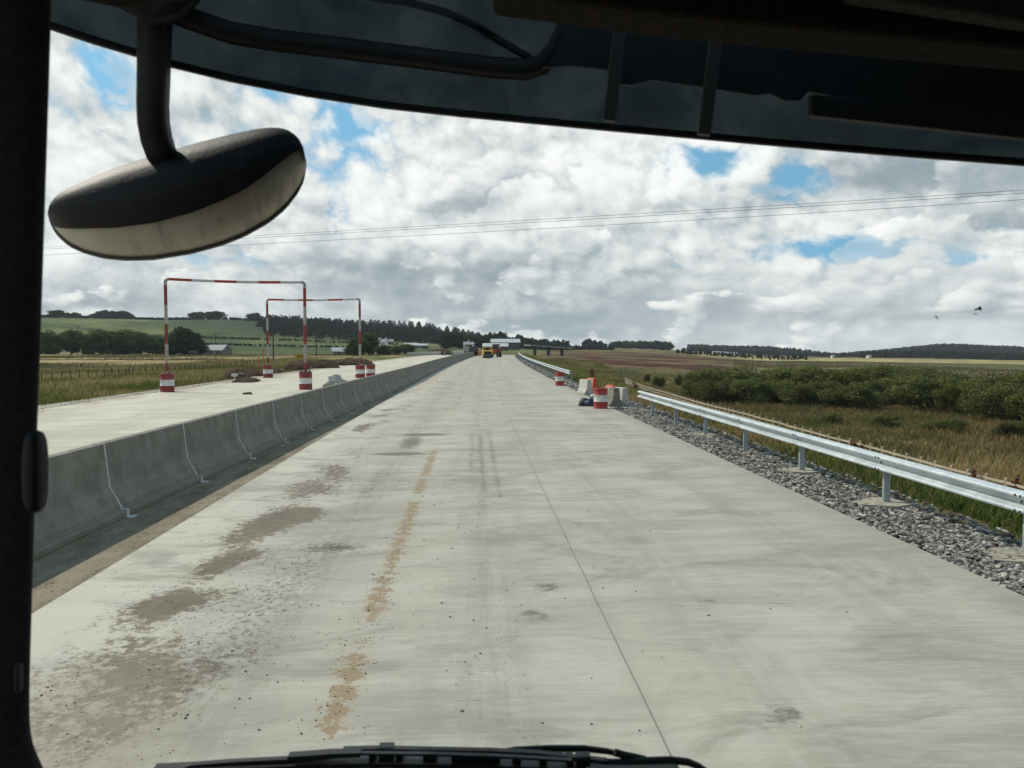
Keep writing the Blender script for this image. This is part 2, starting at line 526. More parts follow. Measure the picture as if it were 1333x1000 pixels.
# ------------------------------------------------------------------ road surfaces
def road_nodes(g, left=False):
    uvn = S(g, g.node('ShaderNodeUVMap', uv_map='road').outputs[0])
    s, y, _ = g.sep(uvn)
    bands = g.noise(g.xyz(s * .35, y * 1.6), 1.0, 6, .62)
    fine = g.noise(g.xyz(s * 2.2, y * 26), 1.0, 4, .6)
    cl = g.noise(g.xyz(s * .5, y * .16, 3.), 1.0, 5, .6)
    grit = g.noise(uvn, 70, 3, .7)
    if left:
        col = g.mix(g.smooth(bands * .5 + cl * .5, .4, .62), (.41, .38, .31), (.53, .495, .41))
        d = g.noise(g.xyz(s * 1.5, y * .25), 1.0, 6, .65) + g.gauss(s, -15.9, .8) * .16 + g.gauss(s, -8.0, .8) * .06
        col = g.mix(g.smooth(d, .60, .72) * .7, col, (.30, .25, .19))
        return col, grit, .003
    col = g.mix(g.smooth(bands * .6 + fine * .4, .36, .66), (.285, .268, .222), (.41, .388, .325))
    col = g.mix(g.smooth(cl, .42, .66) * .5, col, (.41, .39, .315))
    col = g.mix(g.smooth(s, -1.8, -3.6) * .55, col, (.55, .52, .435))                    # pale dusty margin
    bl = g.noise(g.xyz(s * .9, y * .9, 7.), 1.0, 4, .6)
    col = g.mix(g.smooth(bl, .52, .70) * .45, col, (.31, .315, .295))                      # bluish curing marks
    st = g.noise(g.xyz(s * .75, y * 1.5, 11.), 1.0, 7, .68, .8)
    col = g.mix(g.smooth(st, .50, .68) * .65, col, (.215, .20, .16))
    sw = g.noise(g.xyz(s * .3 + y * .12, y * .5 - s * .22, 31.), 1.0, 7, .7, 1.2)
    col = g.mix(g.smooth(sw, .50, .66) * .6, col, (.20, .185, .145))
    col = g.mix(g.smooth(sw, .46, .34) * .35, col, (.47, .455, .39))                    # swirling damp streaks
    st3 = g.noise(g.xyz(s * .22, y * 2.6, 17.), 1.0, 4, .6, .3)
    col = g.mix(g.smooth(st3, .56, .70) * .40, col, (.235, .222, .18))                      # tined cross bands
    dr = g.noise(g.xyz(s * 1.8, y * .12, 23.), 1.0, 5, .6, .2)
    col = g.mix(g.smooth(dr, .53, .68) * .4, col, (.29, .27, .225))                     # traffic film along the lanes
    wp = (g.gauss(s, -1.62, .26) + g.gauss(s, .16, .26) + g.gauss(s, 2.05, .3) * .7 + g.gauss(s, 3.85, .3) * .7) * g.smooth(g.noise(g.xyz(s * 6, y * .35, 41.), 1.0, 5, .65), .36, .62)
    col = g.mix(wp * .42, col, (.215, .20, .158))                                        # wheel paths
    edge = g.smooth(s + (bands - .5) * .9, 4.5, 5.25)
    col = g.mix(edge * .55, col, (.26, .24, .20))
    col = g.mix(.75, col, g.mix(g.smooth(cl, .35, .6), (.40, .37, .285), (.40, .385, .33))) if False else col
    # mud: tyre tracks and smears, irregular patches with an edge of their own
    n = g.noise(g.xyz(s * 9, y * 8, 2.), 1.0, 8, .80)
    tone = g.noise(g.xyz(s * 3, y * 2, 19.), 1.0, 7, .75)
    nb = g.noise(g.xyz(s * 1.3, y * .75, 5.), 1.0, 3, .5)
    def track(c, w, y0, y1, fade=2.5):
        return g.gauss(s, c, w) * g.smooth(y, y0 - fade, y0 + .3) * g.smooth(y, y1 + fade, y1 - fade)
    def blot(c, w, yy, h):
        a = (s - c) / w; b = (y - yy) / h
        return g.m('EXPONENT', -(a * a + b * b))
    tread = g.m('SINE', y * 21 + s * 6) * .5 + .5
    # grey-brown smears left of the wheel track
    f1 = blot(-2.85, .36, 7.75, .55) * .38 + blot(-2.45, .3, 8.0, .4) * .22 + blot(-2.78, .26, 9.2, .75) * .36 + blot(-2.5, .25, 9.6, .35) * .25 + blot(-2.75, .42, 11.2, .8) * .34 + blot(-2.3, .35, 11.9, .5) * .30 + blot(-2.95, .3, 10.3, .5) * .24 + blot(-2.55, .9, 6.3, .9) * .26 \
        + blot(-2.6, .7, 5.1, .6) * .30 + blot(-2.75, .8, 14.5, 2.5) * .18 + track(-2.6, .5, 15, 40, 5) * .12 + blot(-3.3, .5, 30, 5) * .2 + blot(-3.3, .35, 24.5, 1.2) * .3
    mudc = g.mix(g.smooth(tone, .3, .7), g.mix(grit, (.07, .056, .038), (.12, .096, .067)), g.mix(grit, (.125, .098, .067), (.20, .16, .115)))
    mm = n * .80 + nb * .42 + f1 * .77
    col = g.mix(g.smooth(mm, .66, .92) * .45, col, (.25, .215, .165))                    # dust haloes fading out
    col = g.mix(g.smooth(mm, .755, .845) * .95, col, mudc)
    low_ = blot(-2.6, 1.0, 5.2, 1.3) + blot(-2.4, .7, 11, 4) * .35
    col = g.mix(g.smooth(low_ + (n - .5) * 1.2, .2, .9) * .5, col, (.235, .205, .155))
    # dark crumbs around them
    cr = g.noise(g.xyz(s * 15, y * 11, 1.), 1.0, 5, .75)
    f2 = g.gauss(s, -2.1, .62) * g.smooth(y, 16, 8) * .125 + blot(-1.55, .5, 9.85, .22) * .2 + blot(-2.3, 1.1, 6.0, 1.4) * .07 + track(.1, .7, 4, 11, 3) * .125 + track(-1.75, .45, 8, 24, 3) * .11 + track(.15, .3, 13, 24, 3) * .16 + track(1.9, 2., 4, 16) * .02
    col = g.mix(g.smooth(cr * .86 + nb * .14 + f2, .68, .84) * .75, col, (.075, .066, .05))
    # tan clay along one tyre
    seg = g.noise(g.xyz(0., y * .95, 9.), 1.0, 2, .5)
    f3 = track(-.9, .155, 5.0, 19.5, 1.0) * g.smooth(seg, .26, .52) * .40 + track(-.75, .12, 26, 160, 6) * g.smooth(seg, .4, .6) * .40 + track(-.35, .15, 30, 120, 6) * .12
    nt = g.noise(g.xyz(s * 13, y * 9, 4.), 1.0, 7, .78)
    col = g.mix(g.smooth(f3 + (nt - .5) * .5, .12, .42) * .35, col, (.37, .31, .21))
    col = g.mix(g.smooth(nt * 1.15 + tread * .10 + f3, .90, 1.0) * .85, col, g.mix(grit, (.19, .13, .068), (.29, .205, .115)))
    # black-brown tyre marks and drips; the wide far bands paint in cloud shadow
    f4 = blot(-1.55, .38, 20.6, 1.8) * .60 + blot(-1.3, .75, 22.4, .3) * .75 + blot(-1.65, .75, 18.4, .26) * .75 + blot(-1.75, .25, 14.5, 3.) * .40 + blot(.75, .25, 8.1, .25) * .5 + blot(.55, .2, 7.3, .2) * .5 + blot(2.2, .25, 7.6, .15) * .4 + blot(2.0, .2, 5.2, .2) * .5 + blot(-1.6, .3, 9.85, .12) * .5 + track(-.05, .12, 15.5, 23, 2) * .36 + track(.17, .10, 14, 23, 2) * .40 + track(.42, .10, 13.5, 24, 2) * .38 \
        + blot(-2.9, .5, 34, .4) * .4 + blot(.3, 1.1, 27, .2) * .3 + blot(-1, 2.5, 46, .5) * .28 + blot(-.5, 3.5, 60, .9) * .26 + blot(3, 1.5, 52, .8) * .2
    nk = g.noise(g.xyz(s * 6, y * 7, 14.), 1.0, 6, .75)
    col = g.mix(g.smooth(nk * 1.0 + f4 * .8, .72, .95) * .75, col, (.085, .072, .053))
    # brown clay dragged along the left lane far ahead
    col = g.mix(g.smooth(g.noise(g.xyz(s * 3, y * .3, 8.), 1.0, 5, .7) + track(-3.2, .5, 45, 200, 10) * .24, .58, .75) * .6 * g.smooth(y, 25, 60), col, (.34, .26, .17))
    # sawn joint
    jt = g.m('ABSOLUTE', s - 1.16 + (g.noise(g.xyz(0., y * .5), 1.0, 2) - .5) * .03)
    col = g.mix(g.smooth(jt, .010, .004) * .8 * g.smooth(y, 70, 18, .25, 1.0), col, (.13, .11, .085))
    col = g.mix(g.smooth(jt, .10, .02) * .18, col, (.30, .28, .23))
    return col, grit + fine * .7, .004, .72


def strip(name, s0, s1, y0, y1, z, m, thick=.12, ns=2, step=2.0, mid=None):
    ys = np.arange(y0, y1 + step, step)
    ss = np.linspace(s0, s1, ns)
    Sg, Yg = np.meshgrid(ss, ys)
    x = (Sg + off(Yg)).ravel(); y = Yg.ravel(); zz = z + roadz(y) + 0 * x
    n = len(ss)
    top = np.stack([x, y, zz], 1); bot = top - [0, 0, thick]
    uv = np.stack([Sg.ravel(), y], 1)
    i, j = np.meshgrid(np.arange(n - 1), np.arange(len(ys) - 1))
    q = (j * n + i).ravel()
    f = np.stack([q, q + 1, q + n + 1, q + n], 1)
    N = len(top)
    l = np.arange(len(ys) - 1) * n
    fl = np.stack([l, l + n, l + n + N, l + N], 1)
    r = l + n - 1
    fr = np.stack([r, r + N, r + n + N, r + n], 1)
    e = np.arange(n - 1); k = (len(ys) - 1) * n
    fe = np.stack([e + k, e + 1 + k, e + 1 + k + N, e + k + N], 1)
    o = np_mesh(name, np.concatenate([top, bot]), np.concatenate([f, fl, fr, fe]), m, False, None, np.concatenate([uv, uv]))
    return tag(o, None, None, None, 'structure')


M['road'] = mat('concrete_road', lambda g: road_nodes(g), rough=.75, spec=.35)
M['road_left'] = mat('dusty_concrete', lambda g: road_nodes(g, True), rough=.85, spec=.2)
strip('road', -3.95, 5.28, -12, 320, 0.0, M['road'])
strip('opposite_carriageway', -16.4, -5.75, -12, 320, -0.004, M['road_left'])


def reserve_nodes(g):
    uvn = S(g, g.node('ShaderNodeUVMap', uv_map='road').outputs[0])
    s, y, _ = g.sep(uvn)
    a = g.noise(g.xyz(s * 2, y * .7), 1.0, 8, .7)
    b = g.noise(uvn, 22, 5, .7)
    c = g.mix(g.smooth(a * .6 + b * .4, .40, .60), (.15, .122, .084), (.30, .255, .182))
    c = g.mix(g.smooth(b, .58, .7) * .7, c, (.08, .07, .055))
    c = g.mix(g.smooth(g.noise(g.xyz(s * 4, y * 1.1, 6.), 1., 5, .7), .6, .72) * .6, c, (.36, .33, .27))
    return c, b + a, .03


M['reserve'] = mat('dirty_tarmac', reserve_nodes, rough=.9, spec=.15)
strip('central_reserve', -5.75, -3.95, -12, 320, -.03, M['reserve'], .1)


def shoulder_nodes(g):
    P = g.coord()
    v = g.node('ShaderNodeTexVoronoi'); v.inputs['Scale'].default_value = 16; g.put(v.inputs['Vector'], P)
    n = g.noise(P, 3, 5, .7)
    c = g.mix(n, (.09, .083, .072), (.20, .19, .17))
    h = S(g, v.outputs['Distance'])
    return g.mix(g.smooth(h, .2, .6), c, (.04, .037, .033)), h, .05


M['shoulder'] = mat('gravel_bed', shoulder_nodes, rough=.95, spec=.1)
def edge_nodes(g):
    P = g.coord()
    n = g.noise(P, 1.2, 6, .7); f = g.noise(P, 18, 4, .7)
    c = g.mix(g.smooth(n * .6 + f * .4, .4, .62), (.27, .24, .19), (.47, .43, .36))
    return c, f, .06
M['edge'] = mat('dusty_gravel_edge', edge_nodes, rough=.95, spec=.1)
strip('gravel_edge', -17.6, -16.4, -12, 320, -.02, M['edge'], .1)
strip('gravel_bed', 5.28, 6.72, -12, 240, -.045, M['shoulder'], .1)

# ------------------------------------------------------------------ loose stones
ICO_V = []
def _ico():
    t = (1 + 5 ** .5) / 2
    v = np.array([(-1, t, 0), (1, t, 0), (-1, -t, 0), (1, -t, 0), (0, -1, t), (0, 1, t), (0, -1, -t), (0, 1, -t), (t, 0, -1), (t, 0, 1), (-t, 0, -1), (-t, 0, 1)], float)
    v /= np.linalg.norm(v[0])
    f = np.array([(0, 11, 5), (0, 5, 1), (0, 1, 7), (0, 7, 10), (0, 10, 11), (1, 5, 9), (5, 11, 4), (11, 10, 2), (10, 7, 6), (7, 1, 8), (3, 9, 4), (3, 4, 2), (3, 2, 6), (3, 6, 8), (3, 8, 9), (4, 9, 5), (2, 4, 11), (6, 2, 10), (8, 6, 7), (9, 8, 1)])
    return v, f
IV, IF = _ico()


def stones(name, x, y, z, r, m, flat=.6, jag=.35):
    n = len(x)
    v = IV[None] * (1 + (rng.random((n, 12, 1)) - .5) * 2 * jag)
    v = v * np.stack([rng.uniform(.7, 1.35, n), rng.uniform(.7, 1.35, n), rng.uniform(.7, 1.1, n) * flat], 1)[:, None]
    q = rng.normal(size=(n, 3)); q[:, :2] *= .35
    a = q[:, 2] * 3
    ca, sa = np.cos(a)[:, None], np.sin(a)[:, None]
    v = np.stack([v[..., 0] * ca - v[..., 1] * sa, v[..., 0] * sa + v[..., 1] * ca, v[..., 2] + v[..., 0] * q[:, :1] * .5], 2)
    v = v * r[:, None, None] + np.stack([x, y, z], 1)[:, None]
    f = IF[None] + (np.arange(n) * 12)[:, None, None]
    return np_mesh(name, v.reshape(-1, 3), f.reshape(-1, 3), m)


def stone_nodes(g):
    r = g.geo('Random Per Island')
    n = g.noise(g.coord(), 30, 4, .7)
    c = g.mix(g.smooth(r, .1, .95), (.075, .071, .064), (.34, .325, .295))
    c = g.mix(g.smooth(r, .90, .93) * .7, c, (.50, .46, .38))
    return g.mix(n * .3, c, (.14, .125, .11)), n, .01
M['stone'] = mat('crushed_stone', stone_nodes, rough=.85, spec=.25)
n = 22000
y = 6.5 + (rng.random(n) ** 1.7) * 40
s = 5.30 + rng.beta(1.1, 1.3, n) * 1.65
keep = ~((s > 6.45) & (rng.random(n) < .55))
y, s = y[keep], s[keep]
r = rng.uniform(.014, .036, len(y)) * (1 + y * .012)
gr = stones('gravel', s + off(y), y, -.04 + rng.random(len(y)) * .035 + .01, r, M['stone'], .65, .5)
tag(gr, 'grey crushed stone along the right road edge', None, None, 'stuff')
n = 2600
y = 46 + rng.random(n) ** 1.3 * 110; s = 5.35 + rng.random(n) * 1.4
g2 = stones('gravel', s + off(y), y, np.full(n, -.02), rng.uniform(.04, .09, n), M['stone'])
tag(g2, 'grey crushed stone beside the far guardrail', None, None, 'stuff')
n = 1500
y = 9 + rng.random(n) ** 1.4 * 34; s = 7.2 + rng.random(n) ** 2 * 1.1
kk = fbm(s * .5, y * .35, 5) > .5
g3 = stones('gravel', (s + off(y))[kk], y[kk], zfun((s + off(y))[kk], y[kk]) + .01, rng.uniform(.02, .05, n)[kk], M['stone'])
tag(g3, 'scattered stones in the grass behind the guardrail', None, None, 'stuff')
# crumbs of clay and grit on the slab and the reserve
M['clod'] = rough_mat('dry_clod', (.05, .042, .032), (.15, .12, .09), 20, .95)
xs, ys = [], []
for c, w, y0, y1, k in ((-2.2, .8, 5, 20, 150), (.2, .7, 5, 16, 80), (-.8, .2, 5, 18, 40), (2.5, 1.5, 5, 18, 22), (-4.4, .25, 6, 30, 320), (0, 2.5, 15, 40, 60), (-4.7, .12, 8, 30, 60)):
    xs.append(rng.normal(c, w, k)); ys.append(y0 + (y1 - y0) * rng.random(k) ** 1.3)
x, y = np.concatenate(xs), np.concatenate(ys)
k = (x > -4.9) & (x < 5.2); x, y = x[k], y[k]
z = np.where(x < -3.95, -.03, 0.0) + .004
tag(stones('debris', x + off(y), y, z, rng.uniform(.004, .011, len(x)), M['clod'], .5, .5), 'small dark crumbs of soil on the concrete', None, None, 'stuff')
xs, ys = [], []
for c_, w_, y0, y1, k in ((-.9, .10, 5, 9, 150), (-.9, .09, 9, 15, 80), (-2.7, .3, 7, 8.4, 160), (-2.7, .22, 8.6, 10, 120), (-2.6, .35, 10.6, 12.4, 150), (-2.5, .6, 4.8, 6.8, 160), (-1.9, .5, 6, 10, 160)):
    xs.append(rng.normal(c_, w_, k)); ys.append(rng.uniform(y0, y1, k))
x, y = np.concatenate(xs), np.concatenate(ys)
tag(stones('debris', x, y, np.full(len(x), .001), rng.uniform(.003, .009, len(x)), rough_mat('clay_crumb', (.10, .08, .055), (.27, .20, .125), 3, .95), .55, .5), 'clay crumbs standing on the muddy tyre smears', None, None, 'stuff')
y = 8 + rng.random(700) * 90; s = -16.3 - rng.random(700) * 1.3
tag(stones('gravel', s + off(y), y, np.full(700, -.01), rng.uniform(.02, .06, 700), rough_mat('dusty_stone', (.2, .17, .13), (.5, .46, .4), 5, .9)), 'dusty stones along the far left verge', None, None, 'stuff')

# ------------------------------------------------------------------ median barrier
def conc(name, a, b, sc=2.0, streak=.5):   # lifts, pour lines, dribbles and splash dirt low down
    def f(g):
        P = g.coord()
        x, y, z = g.sep(P)
        n = g.noise(P, sc, 8, .65)
        v = g.noise(g.xyz(y * 6, x * 6, z * .6), 1.0, 5, .65)
        f2 = g.noise(P, 45, 3, .7)
        r = g.rnd()
        c = g.mix(g.smooth(n * .7 + v * .3, .36, .64), a, b)
        c = g.mix(g.smooth(f2, .66, .74) * .5, c, tuple(q * .45 for q in a))
        w = g.noise(g.xyz(y * 2.2, z * 7, r * 30), 1.0, 4, .6)
        c = g.mix(g.smooth(w, .55, .72) * streak, c, tuple(min(q * 1.4, .6) for q in b))
        c = g.mix(r * .25, c, tuple(q * .7 for q in a))
        dr_ = g.noise(g.xyz(y * 9, x * 9, z * .5 + r * 9), 1.0, 4, .6)
        c = g.mix(g.smooth(dr_, .60, .70) * .35, c, tuple(q * .5 for q in a))
        sp_ = g.smooth(z + (n - .5) * .5, .26, .02)
        c = g.mix(sp_ * .45, c, (.20, .175, .13))
        return c, f2 + n, .006
    return mat(name, f, rough=.85, spec=.25)
M['barrier'] = conc('barrier_concrete', (.145, .138, .115), (.225, .215, .185), 2.2, .3)
M['mortar'] = rough_mat('pale_mortar', (.42, .42, .42), (.60, .60, .59), 14, .9)
PROF = [(-.38, 0), (.38, 0), (.38, .08), (.36, .10), (.295, .115), (.29, .16), (.145, .43), (.075, 1.04), (-.075, 1.04), (-.145, .43), (-.29, .16), (-.295, .115), (-.36, .10), (-.38, .08)]
SEG = 3.03
def sbar(y): return -5.30 + .0185 * float(np.clip(y - 12, -12, 44)) + float(off(y))   # the wall closes on the slab ahead
seg_root = None
bar = MB().prism(PROF, .012, SEG - .012)
bo = empty('concrete_barrier')
bar.build('barrier_body', M['barrier'], bo, bevel=.012)
# sealed joint: an irregular smear of mortar over the gap, proud of the face
sm = MB()
offp = []
for i in range(len(PROF)):
    a, b = PROF[i]
    offp.append((a * 1.0 + (.006 if a > 0 else -.006), b + (.006 if b > .5 else 0)))
sm.prism(offp[3:12], -.013, .013)
for q in range(26):
    j = 3 + q % 4
    (a, b), (c, d) = offp[j], offp[j + 1]
    t = rng.random(); w = .008 + .014 * rng.random()
    sm.box((a + (c - a) * t + .002, (rng.random() - .5) * .03, b + (d - b) * t), (.012, w, w * 1.6))
sm.box((.345, .0, .10), (.09, .05, .02)); sm.box((.375, .02, .05), (.03, .07, .08)); sm.box((.43, .02, .0), (.12, .12, .02)); sm.box((.47, -.06, -.002), (.08, .05, .012))
ordi = ['nearest', 'second', 'third', 'fourth', 'fifth', 'sixth', 'seventh', 'eighth', 'ninth', 'tenth', 'eleventh', 'twelfth', 'thirteenth', 'fourteenth']
GB = 'concrete barrier blocks along the central reserve'
NB = 75
jo = sm.build('joint_seal', M['mortar'], None)
for i in range(NB):
    y0 = 11.96 - 2 * SEG + i * SEG
    o = bo if i == 0 else copy_tree(bo)
    x0, x1 = sbar(y0), sbar(y0 + SEG)
    o.location = (x0, y0, -.03 + float(roadz(y0)) + ((i * 37) % 5 - 2) * .0015)
    o.rotation_euler = (0, 0, math.atan2(-(x1 - x0), SEG))
    if i < len(ordi):
        w = 'grey step-profile concrete barrier block, %s along the median from the cab' % ordi[i]
        if i: w += ' with white mortar joint'
    else: w = 'distant grey concrete barrier block merging into the long median wall'
    tag(o, w, 'concrete barrier', GB)
    if 0 < i < 40:
        j = jo if i == 1 else jo.copy()
        if i > 1: COL.objects.link(j)
        j.parent = o

# ------------------------------------------------------------------ guardrails
def galv(name, a, b, rough, metal):
    def f(g):
        P = g.coord()
        v = g.node('ShaderNodeTexVoronoi'); v.inputs['Scale'].default_value = 40; g.put(v.inputs['Vector'], P)
        n = g.noise(P, 2.5, 6, .65)
        c = g.mix(g.smooth(n * .8 + S(g, v.outputs['Distance']) * .3, .4, .75), a, b)
        return c, None, 0, g.smooth(n, .3, .7, rough - .08, rough + .12)
    return mat(name, f, rough=rough, metal=metal, spec=.5)
M['galv'] = galv('galvanised_steel', (.40, .455, .475), (.54, .59, .605), .5, .3)
M['post'] = galv('galvanised_post', (.22, .26, .28), (.34, .38, .40), .6, .4)
M['bolt'] = mat('dark_bolt', col=(.10, .11, .12), rough=.5, metal=.6)
WB = [(-.0, .318), (-.05, .316), (-.098, .292), (-.108, .27), (-.104, .245), (-.012, .195), (0, .175), (0, .14), (-.012, .125), (-.098, .082), (-.108, .06), (-.104, .035), (-.05, .004), (0, 0)]
WB = [(a, b * .80) for a, b in WB]
WB2 = [(a + .005, b) for a, b in WB[::-1]]


BOLT = MB().lathe([(.001, -.014), (.013, -.014), (.017, 0)], 8, axis='x').build('bolt', M['bolt'])


def guardrail(y0, n, pitch, s, zr, label, tail=0.0, foot=True, drift=0.0):
    root = empty('guardrail', (s + float(off(y0)), y0, 0), 0, label, 'guardrail')
    ox, oy = root.location.x, root.location.y
    def pt(y, ds=0, z=0): return Vector((s + ds - drift * (y - 12.3) + float(off(y)) - ox, y - oy, z + float(roadz(y))))
    for i in range(n):
        a, b = y0 + i * pitch, y0 + (i + 1) * pitch + (tail if i == n - 1 else 0)
        lap = .16
        mb = MB()
        ks = np.linspace(a - (lap if i else .25), b + .0, 3 if pitch < 5 else 5)
        prof = WB + WB2
        vs = []
        k = len(prof)
        sh = -.006 * (i % 2)
        for yy in ks:
            vs += [pt(yy, p + sh, zr + q) for p, q in prof]
        fs = []
        for t in range(len(ks) - 1):
            for j in range(k):
                fs.append((t * k + j, t * k + (j + 1) % k, (t + 1) * k + (j + 1) % k, (t + 1) * k + j))
        mb.add(vs, fs, 0, False)
        mb.add(vs[:k], [tuple(range(k))]); mb.add(vs[-k:], [tuple(range(k))[::-1]])
        rail = mb.build('rail', M['galv'], root)
        if i < 14:
            for yy, zz, ds in [(q_, z_, -.112) for q_ in ((a - .12, a - .03) if i else (a - .15,)) for z_ in (.04, .214)] + [(a + .01, .126, -.004)]:
                bo_ = BOLT.copy() if BOLT.parent else BOLT
                if bo_ is not BOLT: COL.objects.link(bo_)
                bo_.parent = rail; bo_.location = pt(yy, ds, zr + zz)
    for i in range(n + 1):
        yy = y0 + i * pitch
        p = pt(yy)
        mb = MB()
        h = zr + .20
        c = [(-.05, -.03), (.05, -.03), (.05, .03), (.042, .03), (.042, -.022), (-.042, -.022), (-.042, .03), (-.05, .03)]
        mb.prism([(p.x + .075 + u, p.y + v) for u, v in c], -.25, h, lambda u, v, w: (u, v, w))
        mb.box((p.x + .012, p.y, zr + .125), (.03, .05, .16))
        po = mb.build('post', M['post'], root)
        if foot and i in (2, 3, 4, 5, 7):
            MB().prism([(p.x + .05 + .42 * math.cos(t) * (1 + .28 * math.sin(3 * t + i) + .15 * math.sin(7 * t)) * (.75 if i > 4 else 1), p.y + .33 * math.sin(t) * (1 + .15 * math.cos(2 * t + i))) for t in np.linspace(0, 2 * math.pi, 31)[:-1]], -.12, .016 + .008 * (i % 3),
                       lambda u, v, w: (u, v, w)).build('footing', M['footing'], po)
    return root


M['footing'] = rough_mat('pad_concrete', (.20, .18, .14), (.36, .33, .26), 9, .95, bump=.01)
guardrail(-.54, 9, 3.2, 6.21, .50, 'near galvanised double-ridged guardrail running along the gravel on the right', 1.8, foot=True, drift=.0095)
guardrail(55.3, 55, 3.2, 6.2, .46, 'far galvanised guardrail curving away to the crest beyond the striped drums', foot=False)

# ------------------------------------------------------------------ striped drums and height gantries
def paint(name, a, b, wear=(.2, .15, .12), amt=.5, sc=5):
    def f(g):
        P = g.coord()
        n = g.noise(P, sc, 8, .7)
        c = g.mix(g.smooth(n, .35, .65), a, b)
        d = g.noise(P, sc * 2.3, 6, .7)
        return g.mix(g.smooth(d, .6, .68) * amt, c, wear), d, .004
    return mat(name, f, rough=.5, spec=.4)
M['red'] = paint('red_paint', (.24, .026, .020), (.34, .045, .034), amt=.55)
M['orange'] = paint('orange_red_plastic', (.50, .060, .022), (.60, .09, .035), (.25, .07, .04), .3)
M['white'] = paint('white_paint', (.50, .50, .49), (.62, .62, .61), (.30, .24, .19), .65)
M['fill'] = rough_mat('drum_concrete', (.08, .075, .065), (.30, .27, .23), 8, .95, bump=.03)
M['darkred'] = paint('weathered_red_paint', (.165, .022, .020), (.24, .036, .032), (.30, .25, .22), .45)


def drum_mb(r, h):
    mb = MB()
    pr = [(.02, 0), (r * .97, 0), (r, .02 * h), (r, .3 * h)]
    mi = [0, 0, 0]
    hoop = lambda z: [(r, z - .02 * h), (r * 1.035, z - .006 * h), (r * 1.035, z + .006 * h), (r, z + .02 * h)]
    pr = [(.02, 0), (r * .98, 0), (r * 1.02, .012 * h), (r, .03 * h)] + hoop(.345 * h) + [(r, .5 * h)] + hoop(.665 * h) + [(r, .95 * h), (r * 1.025, .975 * h), (r * 1.01, h), (r * .95, h), (r * .94, .95 * h), (.01, .95 * h)]
    mis = []
    for i in range(len(pr) - 1):
        z = (pr[i][1] + pr[i + 1][1]) / 2 / h
        mis.append(2 if i >= len(pr) - 2 else 1 if .34 < z < .67 else 0)
    mb.lathe(pr, 28, mis=mis)
    return mb


def drum(loc, r, h, label, dent=0.0, red='red', group='red and white striped oil drums'):
    mb = drum_mb(r, h)
    if dent:
        mb.v = [(x * (1 - dent * math.exp(-((z / h - .9) / .2) ** 2) * (.5 + .5 * math.sin(3 * math.atan2(y, x)))), y, z - dent * .3 * z * math.sin(2 * math.atan2(y, x) + 1) ** 2) for x, y, z in mb.v]
    o = mb.build('striped_drum', [M[red], M['white'], M['fill']], None, loc)
    o.rotation_euler = (0, 0, random.random() * 6)
    return tag(o, label, 'drum', group)


drum((4.93, 31.5, 0), .265, .78, 'orange-red drum with white middle band standing before the concrete blocks')
drum((5.28, 49.6, 0), .26, .82, 'red and white drum standing under the end of the far guardrail', red='red')


def gantry(xl, yl, xr, yr, htop, label, dr, dh):
    root = empty('height_gantry', ((xl + xr) / 2, (yl + yr) / 2, -.004), 0, label, 'gantry', 'striped height restriction gantries')
    c = Vector(root.location)
    L, Rr = Vector((xl, yl, 0)) - c, Vector((xr, yr, 0)) - c
    L.z = Rr.z = 0
    ax = (Rr - L).normalized()
    rad = .085 if dr < .36 else .085
    rb = .16
    for e, sg, nm in ((L, 1, 0), (Rr, -1, 1)):
        mb = MB()
        z = dh * .8
        n = 4
        hs = np.linspace(dh * .5, htop - rb * 2, 6)
        lean = ax * sg * -.02
        for k in range(5):
            mb.tube([e + Vector((0, 0, hs[k])), e + Vector((0, 0, (hs[k] + hs[k + 1]) / 2)), e + Vector((0, 0, hs[k + 1]))], rad, 12, 0 if (4 - k) % 2 == 0 else 1, up=(0, 1, 0))
        mb.build('post', [M['darkred'], M['steelgrey']], root)
        # base drum holding the post
        d = drum_mb(dr, dh)
        d.v = [(a + e.x, b + e.y, q) for a, b, q in d.v]
        bs = d.build('base_drum', [M['darkred'], M['white'], M['fill']], root)
        lumps = MB()
        for t in range(9):
            a = random.random() * 6.3; q = dr * (.3 + .55 * random.random())
            s3 = .06 + .07 * random.random()
            lumps.box((e.x + math.cos(a) * q, e.y + math.sin(a) * q, dh + s3 * .2), (s3, s3 * 1.2, s3 * 1.4), Euler((random.random(), random.random(), a)).to_matrix())
        if nm: lumps.box((e.x + dr * .75, e.y, dh + .16), (.05, .05, .36), Euler((0, .25, 0)).to_matrix())
        lumps.build('fill', M['fill'], bs)
        eb = MB()
        pth = [e + Vector((0, 0, htop - rb * 2))]
        for t in np.linspace(0, math.pi / 2, 7):
            pth.append(e + Vector((0, 0, htop - rb)) + ax * sg * (rb - rb * math.cos(t)) + Vector((0, 0, rb * math.sin(t))))
        eb.tube(pth, rad, 12, 0, up=(0, 1, 0))
        eb.build('elbow', M['steelgrey'], root)
    top = MB()
    A, B = L + ax * rb + Vector((0, 0, htop)), Rr - ax * rb + Vector((0, 0, htop))
    n = 6
    for k in range(n):
        t0, t1 = k / n, (k + 1) / n
        sag = lambda t: Vector((0, 0, -.06 * math.sin(math.pi * t)))
        top.tube([A.lerp(B, t0) + sag(t0), A.lerp(B, (t0 + t1) / 2) + sag((t0 + t1) / 2), A.lerp(B, t1) + sag(t1)], rad * .85, 12, 0 if k % 2 == 0 else 1, up=(0, 0, 1))
    top.build('crossbar', [M['red'], M['palegrey']], root)
    return root


